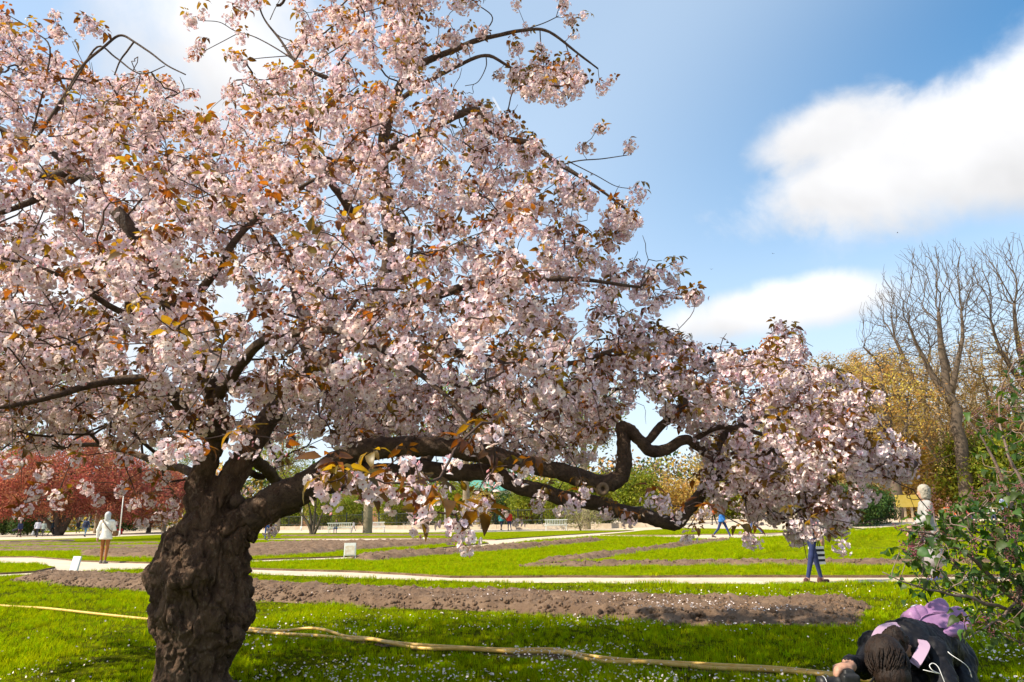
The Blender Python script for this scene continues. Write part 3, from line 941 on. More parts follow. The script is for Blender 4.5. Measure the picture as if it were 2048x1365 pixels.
for i, (px_, d_, s_, lb_) in enumerate(gold_spots):
    o = golds[i] if i < 3 else copy_tree(golds[i % 3])
    tag(place(o, px_, d_, s_, 1.3 * i), lb_, 'tree', 'golden budding trees of the wood')

# pollarded row
pol = make_tree('pollard_tree', [[(0, 0, 0, .35), (0, 0, 5, .3), (0, 0, 9, .26), (.2, 0, 11, .2)], [(0, 0, 8.5, .2), (-1.4, .3, 11, .17), (-1.8, .2, 13.6, .12)], [(0, 0, 9, .2), (1.3, -.3, 11, .16), (1.7, 0, 14, .12)], [(0, 0, 9, .18), (.3, .3, 12, .15), (.4, 0, 14.4, .1)], [(0, 0, 8, .18), (-2.4, 0, 10, .14), (-3, 0, 12.8, .1)], [(0, 0, 8, .18), (2.4, .2, 10, .14), (3.1, 0, 13, .1)]],
                [((-1.8, 0, 14.2), (1.3, 1.2, 1.8)), ((1.7, 0, 14.6), (1.3, 1.2, 1.8)), ((.3, 0, 14.8), (1.2, 1.2, 1.6)), ((-3, 0, 13.3), (1, 1.2, 1.8)), ((3.1, 0, 13.4), (1, 1.2, 1.8))], 260, 0.05, 'wood_pale', 'gold', 500, 0.15, 0.7, 0.15, 0.05, 0.3, 'wood_twig')
for i, (px_, d_, s_) in enumerate([(1625, 72, .93), (1690, 71, .98), (1752, 72, 1.0), (1815, 73, 1.0)]):
    o = pol if i == 0 else copy_tree(pol)
    tag(place(o, px_, d_, s_, 0.5 * i), ['pollarded tree with knobby shoots next to the blossoming arm', 'second pollarded tree from the blossoming arm', 'third pollarded tree from the blossoming arm', 'pollarded tree under the leaning bare crown'][i], 'tree', 'pollarded trees in a row')
dk = make_tree('dark_trunk_tree', [[(0, 0, 0, .42), (0, 0, 3, .34), (.1, 0, 7, .26), (0, 0, 11, .1)], [(0, 0, 2.6, .2), (.9, 0, 5, .16), (1.8, 0, 9, .08)]], [((0, 0, 8.5), (3.6, 3, 4))], 300, 0.03, 'wood_dark', 'gold', 500, 0.5, 1, .12)
tag(place(dk, 1800, 54), 'tree with a dark trunk between the wooden bench and the yellow board', 'tree')

# plane trees on the promenade
pln = make_tree('plane_tree', [[(0, 0, -.1, .46), (0, 0, .5, .4), (0, 0, 4, .37), (.1, 0, 8, .3), (.3, 0, 12, .18), (.2, 0, 15, .06)], [(0, 0, 6, .22), (-2, .3, 9, .16), (-3.4, 0, 12.5, .06)], [(0, 0, 6.5, .22), (2.2, -.3, 9.5, .16), (3.6, 0, 13, .06)]], [((0, 0, 11.5), (4.6, 4.4, 4.6))], 420, 0.026, 'wood_pale', 'lime', 420, 0.5, 0.9, .15, tw='wood_twig')
pl_lab = ['plane tree with a thick pale trunk right of the white slatted bench', 'plane tree trunk standing under the low kneed limb', 'pale plane tree trunk seen below the sawn knot', 'pale plane tree behind the tree trunk in the wide gravel', 'slender plane tree behind the woman in white', 'plane tree left of the pale pavilion']
for i, (px_, d_, s_) in enumerate([(736, 64, 1.0), (932, 76, 1.0), (1172, 66, .9), (556, 92, .8), (196, 96, .8), (330, 100, .75)]):
    o = pln if i == 0 else copy_tree(pln)
    tag(place(o, px_, d_, s_, 1.9 * i), pl_lab[i], 'tree', 'plane trees along the promenade')

# red-leaved tree, left
redt = make_tree('red_leaved_tree', [[(0, 0, 0, .5), (-.1, 0, .6, .42), (-1.0, .2, 3, .26), (-3.2, 0, 6, .14)], [(.1, 0, .3, .36), (.4, .2, 3, .24), (.6, 0, 7, .1)], [(-.1, 0, .3, .36), (-.3, -.3, 3, .24), (-1.0, 0, 7.5, .1)], [(.2, 0, .4, .36), (1.4, 0, 2.4, .26), (4.2, 0, 4.4, .12)], [(-.3, 0, .4, .36), (-2.4, 0, 2.2, .26), (-5.5, 0, 4, .12)], [(.2, .1, .4, .3), (1.0, .2, 3, .2), (2.6, 0, 6.5, .1)]],
                 [((0, 0, 6.6), (9.6, 6, 4.6)), ((-6, 0, 4.4), (5, 4, 2.4)), ((7, 0, 4.2), (6, 4, 2.6))], 1500, 0.024, 'wood_dark', 'red', 5200, 0.4, 1.0, .14)
tag(place(redt, 122, 84, 1.0), 'wide tree with brick red spring leaves and many stems', 'tree')
red2 = make_tree('red_leaved_tree', [[(0, 0, 0, .3), (0, 0, 1, .25), (-.6, 0, 4, .14), (-1, 0, 7, .05)], [(0, 0, .8, .2), (1.2, 0, 3, .14), (2.2, 0, 6, .05)]], [((0, 0, 4.6), (5, 4.5, 3.6))], 500, 0.024, 'wood_dark', 'red', 1700, 0.4, 1.0, .12)
tag(place(red2, 300, 92, 1.0), 'smaller red-leaved tree with a low crown behind the burled trunk', 'tree')

# shrubs
shr = {}
for k_, n_, h_ in (('lime', 700, 1.9), ('green', 700, 1.6), ('gold', 600, 1.7), ('cream', 420, 1.2)):
    shr[k_] = make_tree('shrub', [[(0, 0, 0, .06), (.1, 0, .6, .05), (.5, .1, h_ * 1.3, .02)], [(0, 0, 0, .06), (-.2, .1, .7, .05), (-.6, 0, h_ * 1.3, .02)], [(0, .1, 0, .05), (0, .3, .8, .04), (.1, .5, h_ * 1.5, .02)]], [((0, 0, h_), (1.9, 1.6, h_ * .92))], 240, 0.012, 'wood_dark', k_, n_, 0.4, 0.75 if k_ != 'cream' else .6, .04)
used = set()
sh_spots = [('green', 60, 90, .95, 'round dark evergreen shrub under the red tree'), ('green', 12, 95, 1.1, 'dark evergreen shrub at the outer side of the red tree'), ('lime', 470, 112, 1.3, 'yellow green shrub behind the fork of the cherry'), ('gold', 520, 114, 1.2, 'golden shrub behind the railing left of the white bench'), ('lime', 575, 112, 1.4, 'fresh green shrub behind the railing at the multi-stemmed shrub'),
            ('lime', 650, 108, 1.3, 'fresh green shrub behind the white slatted bench'), ('lime', 700, 106, 1.2, 'fresh green shrub beside the thick plane trunk'), ('lime', 790, 104, 1.5, 'lime shrub behind the railing right of the thick plane trunk'), ('green', 850, 104, 1.2, 'dark shrub behind the railing under the hanging bunches'), ('lime', 905, 100, 1.5, 'lime shrub behind the railing below the hanging bunches'),
            ('gold', 965, 98, 1.4, 'golden shrub behind the person in red'), ('green', 1010, 98, 1.3, 'dark shrub behind the person in red'), ('lime', 1065, 95, 1.5, 'lime shrub behind the shorter white bench'), ('lime', 1125, 92, 1.5, 'lime shrub behind the cream shrub'), ('lime', 1205, 88, 1.5, 'lime shrub behind the stone kerb wall'), ('lime', 1270, 86, 1.6, 'lime shrub over the end of the stone kerb wall'), ('gold', 1330, 86, 1.6, 'golden shrub behind the knee of the lower limb'),
            ('gold', 1400, 84, 1.6, 'golden shrub behind the walking man in blue'), ('lime', 1465, 82, 1.5, 'lime shrub behind the walking couple'), ('gold', 1540, 80, 1.6, 'golden shrub behind the jeans-clad legs'), ('green', 1715, 46, .8, 'dark rounded shrub in front of the wooden bench'), ('green', 1745, 48, .75, 'low dark shrub between bench and blossoming arm'), ('lime', 1640, 66, 1.2, 'lime shrub behind the blossoming arm'),
            ('gold', 1860, 60, 1.5, 'golden shrub behind the yellow board'), ('gold', 1920, 58, 1.6, 'golden shrub behind the white-haired woman'), ('lime', 1980, 55, 1.6, 'lime shrub behind the seated people'), ('green', 2040, 56, 1.8, 'dark shrub in the shade of the wood'), ('gold', 2120, 55, 1.8, 'golden shrub at the outer edge of the wood'), ('gold', 1690, 68, 1.4, 'golden shrub under the pollarded row'), ('gold', 1770, 66, 1.4, 'golden shrub behind the wooden slatted bench'), ('lime', 410, 110, 1.3, 'yellow green shrub behind the burled trunk'), ('green', 250, 112, 1.4, 'dark shrub behind the red suitcase')]
for i, (k_, px_, d_, s_, lb_) in enumerate(sh_spots):
    o = shr[k_] if k_ not in used else copy_tree(shr[k_]); used.add(k_)
    tag(place(o, px_, d_, s_, 2.1 * i), lb_, 'shrub', 'shrubs around the park')
tag(place(shr['cream'], 1160, 62, 1.0), 'cream flowering small shrub at the edge of the promenade', 'shrub'); used.add('cream')
ms = make_tree('multi_stem_shrub', [[(0, 0, 0, .16), (-.3, 0, .8, .12), (-1.5, 0, 2.6, .07), (-2.2, 0, 4.4, .03)], [(.05, 0, 0, .16), (.1, .1, 1.2, .12), (.2, 0, 3.2, .06), (.1, 0, 5, .03)], [(.1, 0, 0, .14), (.5, 0, 1.0, .11), (1.2, 0, 2.8, .06), (2, 0, 4.5, .03)], [(-.1, 0, 0, .14), (-.2, .2, 1.4, .1), (-.6, 0, 3.4, .05), (-.8, 0, 5, .02)]], [((0, 0, 4.2), (2.6, 2.2, 2.0))], 240, 0.014, 'wood_dark', 'lime', 170, 0.5, 0.7, .06)
tag(place(ms, 626, 64, 1.0), 'bare multi-stemmed shrub on the lawn left of the white slatted bench', 'shrub')

# pale green young tree far left, behind the blossom
lt = make_tree('leafing_tree', [[(0, 0, 0, .3), (0, 0, 4, .24), (.3, 0, 8, .18), (0, 0, 12, .06)], [(0, 0, 5, .16), (-2, 0, 8, .1), (-3, 0, 11, .04)], [(0, 0, 5, .16), (2, 0, 8, .1), (3, 0, 11, .04)]], [((0, 0, 9), (4.5, 4, 4.4))], 700, 0.018, 'wood_dark', 'lime', 420, 0.5, 0.6, .12)
tag(place(lt, -40, 52, 1.35), 'slender tree with sparse lime leaves behind the blossom at the left', 'tree')
# the far wood closing the view
fwP = []
for i in range(3600):
    px_ = RNG.uniform(-700, 2800); d_ = RNG.uniform(118, 165); p = W(px_, 1030, d_)
    top = 10.5 + 4.5 * float(pnoise(np.array([px_ * 0.006, 0.3, 0.7]))) + (6 if px_ > 1500 else 0)
    fwP.append((p[0], p[1], RNG.uniform(0.3, top)))
fw_cl = [clump(350 + i, M[['lime', 'gold', 'wood_dark', 'green', 'gold'][i]], 34, 1.6, 0.36) for i in range(5)]
tag(scatter('far_wood', np.array(fwP), RNG.uniform(0, 6.28, (len(fwP), 3)), RNG.uniform(0.7, 1.4, len(fwP)), RNG.integers(0, 5, len(fwP)), fw_cl), 'hazy mass of spring woodland far behind the railing', 'woodland')

# ------------------------------------------------------------------ kerb wall, railing, buildings
M['stone'] = mat('kerb_stone', (0.36, 0.29, 0.21), (0.45, 0.37, 0.28), 2.0, 0.9, 0.4, 30)
M['iron'] = mat('dark_iron', (0.03, 0.035, 0.03), None, rough=0.5)
M['white_paint'] = mat('white_paint', (0.72, 0.72, 0.68), None, rough=0.5)
M['slat'] = mat('bench_wood', (0.42, 0.30, 0.18), (0.5, 0.37, 0.23), 8, 0.7)
fa, fb = G(400, 1060.5), G(1345, 1053.5)
fdir = (fb - fa) / np.linalg.norm(fb - fa); fn = np.array([-fdir[1], fdir[0], 0]); flen = np.linalg.norm((fb - fa)[:2])
wallE = tag(empty('kerb_wall', tuple(fa)), 'low stone kerb wall along the far side of the gravel promenade', 'wall')
nst = int(flen / 2.4)
for i in range(nst):                         # coping stones, one by one
    mb = MB(); p = fa + fdir * (i + 0.5) * flen / nst
    p[2] = float(gz(p[0], p[1]))
    rt_ = np.column_stack([fdir, fn, [0, 0, 1]])
    mb.box(p + [0, 0, 0.2], (flen / nst - 0.02, 0.4 + 0.02 * (i % 3), 0.48), 0, rt_)
    mb.build('stone', M['stone'], wallE)
rail = tag(empty('iron_railing', tuple(fa + fn * 0.9)), 'dark iron park railing with upright bars behind the kerb wall', 'railing')
fo = fa + fn * 0.9
for z_ in (0.55, 1.55):
    mb = MB(); mb.tube([fo + [0, 0, z_ + gz(*fo[:2])], fo + fdir * flen + [0, 0, z_ + gz(*(fo + fdir * flen)[:2])]], 0.03, 5); mb.build('rail', M['iron'], rail)
pk = MB()
for i in range(int(flen / 0.26)):
    p = fo + fdir * (0.13 + i * 0.26); p[2] = float(gz(p[0], p[1]))
    pk.box(p + [0, 0, 0.9], (0.03, 0.03, 1.75))
tag(pk.build('bars', M['iron'], rail), kind='stuff')
for i in range(int(flen / 3) + 1):
    p = fo + fdir * i * 3.0; p[2] = float(gz(p[0], p[1]))
    mb = MB(); mb.box(p + [0, 0, 0.95], (0.1, 0.1, 1.9)); mb.box(p + [0, 0, 1.95], (0.16, 0.16, 0.12)); mb.build('post', M['iron'], rail)

M['brick'] = mat('orange_brick', (0.42, 0.20, 0.10), (0.5, 0.27, 0.15), 1.2, 0.9, c3=(0.36, 0.16, 0.08))
M['plaster'] = mat('pale_plaster', (0.62, 0.58, 0.52), (0.7, 0.66, 0.6), 0.6, 0.9)
M['roof'] = mat('zinc_roof', (0.22, 0.23, 0.25), (0.28, 0.29, 0.31), 0.8, 0.6)
M['pane'] = mat('window_pane', (0.05, 0.06, 0.07), None, rough=0.15, spec=0.6)
M['copper'] = mat('green_roof', (0.10, 0.30, 0.24), None, rough=0.6)


def house(px, dist, wid, dep, hgt, wall, roof, label, nwin=5, floors=1, rz=0.0):
    p = W(px, 1030, dist); e = tag(empty('pavilion', (p[0], p[1], gz(p[0], p[1]) - 0.1), rz), label, 'building')
    mb = MB(); mb.box((0, 0, hgt / 2), (wid, dep, hgt)); mb.box((0, 0, .35), (wid + .12, dep + .12, .7)); mb.build('wall', M[wall], e, local=True)
    mb = MB(); V_ = [(-wid / 2 - .5, -dep / 2 - .5, hgt), (wid / 2 + .5, -dep / 2 - .5, hgt), (wid / 2 + .5, dep / 2 + .5, hgt), (-wid / 2 - .5, dep / 2 + .5, hgt), (-wid / 2 + dep / 2, 0, hgt + dep * .32), (wid / 2 - dep / 2, 0, hgt + dep * .32)]
    mb.add(V_, [(0, 1, 5, 4), (1, 2, 5), (2, 3, 4, 5), (3, 0, 4), (3, 2, 1, 0)]); mb.build('roof', M[roof], e, local=True)
    for f in range(floors):
        fh = hgt / floors
        for i in range(nwin):
            x = -wid / 2 + (i + .5) * wid / nwin
            fr = MB(); y0 = -dep / 2 - .05
            w_, h_ = min(1.3, wid / nwin * .5), fh * .55; zc_ = fh * (f + .52)
            for c_, d_ in (((x - w_ / 2, y0, zc_), (.14, .12, h_ + .14)), ((x + w_ / 2, y0, zc_), (.14, .12, h_ + .14)), ((x, y0, zc_ + h_ / 2), (w_ - .14, .118, .14)), ((x, y0, zc_ - h_ / 2), (w_ + .4, .24, .12)), ((x, y0, zc_), (.07, .1, h_ - .14))):
                fr.box(c_, d_)
            fo_ = fr.build('window', M['white_paint'], e, local=True)
            pn = MB(); pn.box((x, -dep / 2 - .015, zc_), (w_ - .1, .05, h_ - .1)); g_ = pn.build('pane', M['pane'], fo_, local=True)
    return e


house(690, 122, 17, 8, 5.2, 'brick', 'roof', 'orange brick pavilion behind the railing near the white bench', 6)
house(250, 140, 46, 10, 5.0, 'plaster', 'roof', 'long pale pavilion far behind the red-leaved trees', 15)
house(985, 128, 12, 8, 5.5, 'plaster', 'copper', 'small pale pavilion with a green roof seen under the low limb', 4)
house(1840, 98, 9, 7, 5.0, 'brick', 'roof', 'pinkish brick lodge behind the yellow board', 3)


# ------------------------------------------------------------------ benches, signs, board
def bench(loc, rz, label, mt, frame, wid=1.9):
    e = tag(empty('park_bench', tuple(loc), rz), label, 'bench')
    for i in range(4):
        mb = MB(); mb.box((0, -.18 + i * .12, .45), (wid, .09, .035)); mb.build('seat_slat', M[mt], e, local=True)
    n_ = 13
    for i in range(n_):
        x = -wid / 2 + .12 + i * (wid - .24) / (n_ - 1)
        mb = MB(); mb.box((x, .33, .70), (.055, .025, .36), rot=Matrix.Rotation(-.15, 3, 'X')); mb.build('back_slat', M[mt], e, local=True)
    for z_, y_ in ((.50, .295), (.91, .36)):
        mb = MB(); mb.box((0, y_, z_), (wid, .035, .07)); mb.build('back_rail', M[mt], e, local=True)
    for x in (-wid / 2 + .12, wid / 2 - .12):
        for y_, h_ in ((-.2, .62), (.3, .62)):
            mb = MB(); mb.box((x, y_ + (.04 if y_ > 0 else -.0), .22), (.06, .06, .44)); mb.build('leg', M[frame], e, local=True)
        mb = MB(); mb.box((x, .03, .64), (.06, .56, .04)); mb.box((x, -.2, .54), (.05, .05, .2)); mb.build('armrest', M[frame], e, local=True)
    return e


b1 = G(680, 1067.2); bench(b1, math.pi, 'white slatted bench with a reader beside the thick plane trunk', 'white_paint', 'white_paint', 2.2)
b2 = G(1112, 1062.5); bench(b2, math.pi, 'shorter white bench in front of the kerb wall', 'white_paint', 'white_paint', 1.9)
b3 = G(1783, 1037.0); bench(b3, math.radians(200), 'wooden slatted bench seen from behind at the edge of the wood', 'slat', 'slat', 1.8)
bench(G(700 + 18, 1066.0) + np.array([1.6, .2, 0]), math.pi, 'white slatted bench without a sitter next to the reader', 'white_paint', 'white_paint', 1.6)


def sign(base_px, wpx, hpx, legpx, lean, rz, label):
    p = G(*base_px); s_ = pxm(p[1]); w_, h_, l_ = wpx * s_, hpx * s_, legpx * s_
    e = tag(empty('garden_sign', tuple(p), rz), label, 'sign', 'white signs in the grass')
    rx = Matrix.Rotation(lean, 3, 'X')
    for x in (-1, 1):
        mb = MB(); top = np.array(rx @ Vector((x * w_ / 2, 0, l_ + h_))); mb.tube([(x * w_ / 2 * 1.02, 0, -.05), top], .012, 6); mb.build('leg', M['white_paint'], e, local=True)
    mb = MB(); c = np.array(rx @ Vector((0, -0.016, l_ + h_ / 2))); mb.box(c, (w_, .018, h_), 0, rx); mb.build('panel', M['white_paint'], e, local=True)
    pr_ = MB(); c2 = np.array(rx @ Vector((0, -0.028, l_ + h_ * .42))); pr_.box(c2, (w_ * .86, .004, h_ * .72), 0, rx)
    return e, pr_


e, pr_ = sign((699, 1123), 22, 24, 11, -.1, .05, 'white sign with a faded tan print beside the narrow path')
pr_.build('print', mat('faded_print', (0.62, 0.5, 0.36), (0.72, 0.66, 0.56), 9, 0.6), e, local=True)
e, pr_ = sign((144, 1153), 20, 28, 10, -.22, -.35, 'leaning blank white sign beside the dug bed left of the trunk')
pr_.build('print', mat('blank_print', (0.74, 0.73, 0.68), None, rough=0.6), e, local=True)
p = W(1818, 1030, 50); e = tag(empty('notice_board', (p[0], p[1], gz(p[0], p[1])), .1), 'yellow board on wooden posts at the edge of the wood', 'board')
for x in (-.75, -.25, .25, .75):
    mb = MB(); mb.box((x, 0, .55), (.12, .1, 1.2)); mb.build('post', M['slat'], e, local=True)
mb = MB(); mb.box((0, -.08, 1.35), (1.7, .06, .8)); mb.build('panel', mat('yellow_board', (0.62, 0.42, 0.06), (0.68, 0.48, 0.1), 3, 0.6), e, local=True)
for i, (px_, d_) in enumerate([(604, 88), (890, 86), (243, 74)]):
    p = W(px_, 1030, d_); e = tag(empty('lamp_post', (p[0], p[1], gz(p[0], p[1]))), ['slim white lamp post behind the multi-stemmed shrub', 'slim white lamp post behind the hanging bunches', 'slim white lamp post beside the red suitcase'][i], 'lamp post', 'slim lamp posts')
    mb = MB(); mb.tube([(0, 0, 0), (0, 0, .5)], .09, 8); mb.tube([(0, 0, .5), (0, 0, 4.2)], [.06, .045], 8); mb.build('pole', M['white_paint'], e, True, True)
    mb = MB(); mb.tube([(0, 0, 4.2), (0, 0, 4.3), (0, 0, 4.7), (0, 0, 4.8)], [.08, .2, .26, .05], 10); mb.build('lantern', M['iron'], e, True, True)
# birds far up in the sky
bird_m = mat('bird', (0.02, 0.02, 0.025), None)
bme = MB(); bme.tube([(0, -.2, 0), (0, -.1, .01), (0, .1, .01), (0, .22, 0)], [.01, .05, .05, .01], 6)
for s_ in (-1, 1): bme.add([(0, -.08, .02), (s_ * .3, -.1, .14), (s_ * .62, -.04, .05), (s_ * .3, .06, .13), (0, .08, .02)], [(0, 1, 3, 4), (1, 2, 3)])
bm_ = bme.mesh('bird', bird_m)
for px_, py_, d_ in ((1795, 466, 190), (1546, 508, 200), (1423, 539, 180)):
    o = bpy.data.objects.new('bird', bm_); COL.objects.link(o); o.location = W(px_, py_, d_); o.rotation_euler = (0, 0, px_)
    tag(o, 'tiny dark bird flying high against the pale sky', 'bird', 'birds in the sky')
# ------------------------------------------------------------------ the cherry tree
TY = float(G(380, 1402)[1])
tb = G(380, 1402)
cherry = tag(empty('cherry_tree', tuple(tb)), 'big old cherry tree in pink blossom with a swollen burled trunk', 'tree')


def T(px, py, y=TY): return W(px, py, y)


def rp(r, y=TY): return r * pxm(y)


# trunk and burl as one implicit surface: (x, y, half width in pixels, distance offset)
prof = [(378, 1440, 92, 0), (379, 1400, 82, 0), (382, 1350, 74, 0), (390, 1310, 76, 0), (396, 1275, 88, 0), (401, 1230, 102, 0), (400, 1185, 105, 0), (400, 1145, 102, 0), (402, 1110, 90, 0), (408, 1080, 70, 0), (415, 1055, 54, 0), (418, 1030, 48, 0)]
pr = []
for a, b in zip(prof, prof[1:]):
    pr.append(('c', T(a[0], a[1], TY + a[3]), T(b[0], b[1], TY + b[3]), rp(a[2]) * .87, rp(b[2]) * .87, None, 0))
rr = np.random.default_rng(12)
for i in range(30):                          # lumps of the burl
    t, an = rr.uniform(1070, 1275), rr.uniform(0, 6.28)
    hw = np.interp(t, [1055, 1080, 1110, 1145, 1185, 1230, 1275], [54, 70, 90, 102, 105, 102, 88])
    cx = 401 + math.cos(an) * hw * 0.80; yy = TY - math.sin(an) * rp(hw) * 0.80
    s_ = rr.uniform(16, 34)
    pr.append(('c', T(cx, t, yy), T(cx + rr.uniform(-12, 12), t + rr.uniform(-16, 16), yy), rp(s_), rp(s_ * 0.8), None, 0))
limb_first = {
    'L1': [(416, 1040, TY, 40), (402, 1005, TY, 31), (400, 970, TY, 26), (412, 925, TY - 0.05, 22), (428, 885, TY - 0.1, 20)],
    'L2': [(425, 1035, TY, 38), (448, 985, TY + 0.03, 29), (478, 935, TY + 0.05, 25), (512, 880, TY + 0.08, 22)],
    'R': [(425, 1078, TY, 40), (470, 1058, TY - 0.04, 36), (520, 1022, TY - 0.06, 32), (560, 998, TY - 0.06, 31)],
}
for l in limb_first.values():
    for a, b in zip(l, l[1:]):
        pr.append(('c', T(*a[:3]), T(*b[:3]), rp(a[3]), rp(b[3]), None, 0))
# roots
for an in (0.4, 1.5, 2.6, 3.7, 4.9, 5.8):
    c = np.array(tb); e = c + np.array([math.cos(an) * 0.42, math.sin(an) * 0.42, -0.06])
    pr.append(('c', c + [math.cos(an) * 0.1, math.sin(an) * 0.1, 0.16], e, 0.12, 0.04, None, 0))
V, Q, _ = implicit(pr, 0.0095, 0.035)
me = mesh('trunk', V, Q, M['bark'])
nr = np.zeros(len(V) * 3, dtype=np.float32); me.vertices.foreach_get('normal', nr); nr = nr.reshape(-1, 3)
zrel = V[:, 2] - tb[2]
burl = sstep(0.25, 0.5, zrel) * (1 - sstep(1.15, 1.5, zrel))
lump = fbm(V * np.array([5.5, 5.5, 3.6]), 3)
from mathutils.kdtree import KDTree


def plates(V_, n_, seed, stretch_):
    r_ = np.random.default_rng(seed)
    W_ = (V_ + 0.03 * np.column_stack([pnoise(V_ * 14 + 9 * i) for i in range(3)])) * stretch_
    sd_ = W_[r_.choice(len(W_), n_, replace=False)]
    kd = KDTree(n_)
    for i, p_ in enumerate(sd_): kd.insert(p_, i)
    kd.balance()
    g_, hh_ = np.zeros(len(W_)), r_.normal(size=n_); ho = np.zeros(len(W_))
    for i, p_ in enumerate(W_):
        q_ = kd.find_n(p_, 2); g_[i] = q_[1][2] - q_[0][2]; ho[i] = hh_[q_[0][1]]
    return g_, ho


g1, h1 = plates(V, 150, 5, np.array([1, 1, .42]))
g2, h2 = plates(V, 800, 6, np.array([1, 1, .30]))
fine = fbm(V * np.array([30, 30, 16]) + 40, 3)
brk = sstep(-.3, .25, fbm(V * 4 + 77, 2))
dsp = lump * (0.018 + 0.034 * burl) - (1 - sstep(0, .018, g1)) * (0.016 + .030 * brk) + h1 * .006 - (1 - sstep(0, .010, g2)) * (.006 + .012 * brk) + h2 * .004 + fine * .006 + .003 * fbm(V * np.array([70, 70, 34]) + 11, 2)
smooth_limb = 1 - 0.55 * sstep(1.38, 1.6, zrel)
V2 = V + nr * (dsp * smooth_limb)[:, None]
me.vertices.foreach_set('co', V2.astype(np.float32).ravel()); me.update()
me.polygons.foreach_set('use_smooth', np.ones(len(me.polygons), dtype=bool))
obj('trunk', me, cherry)

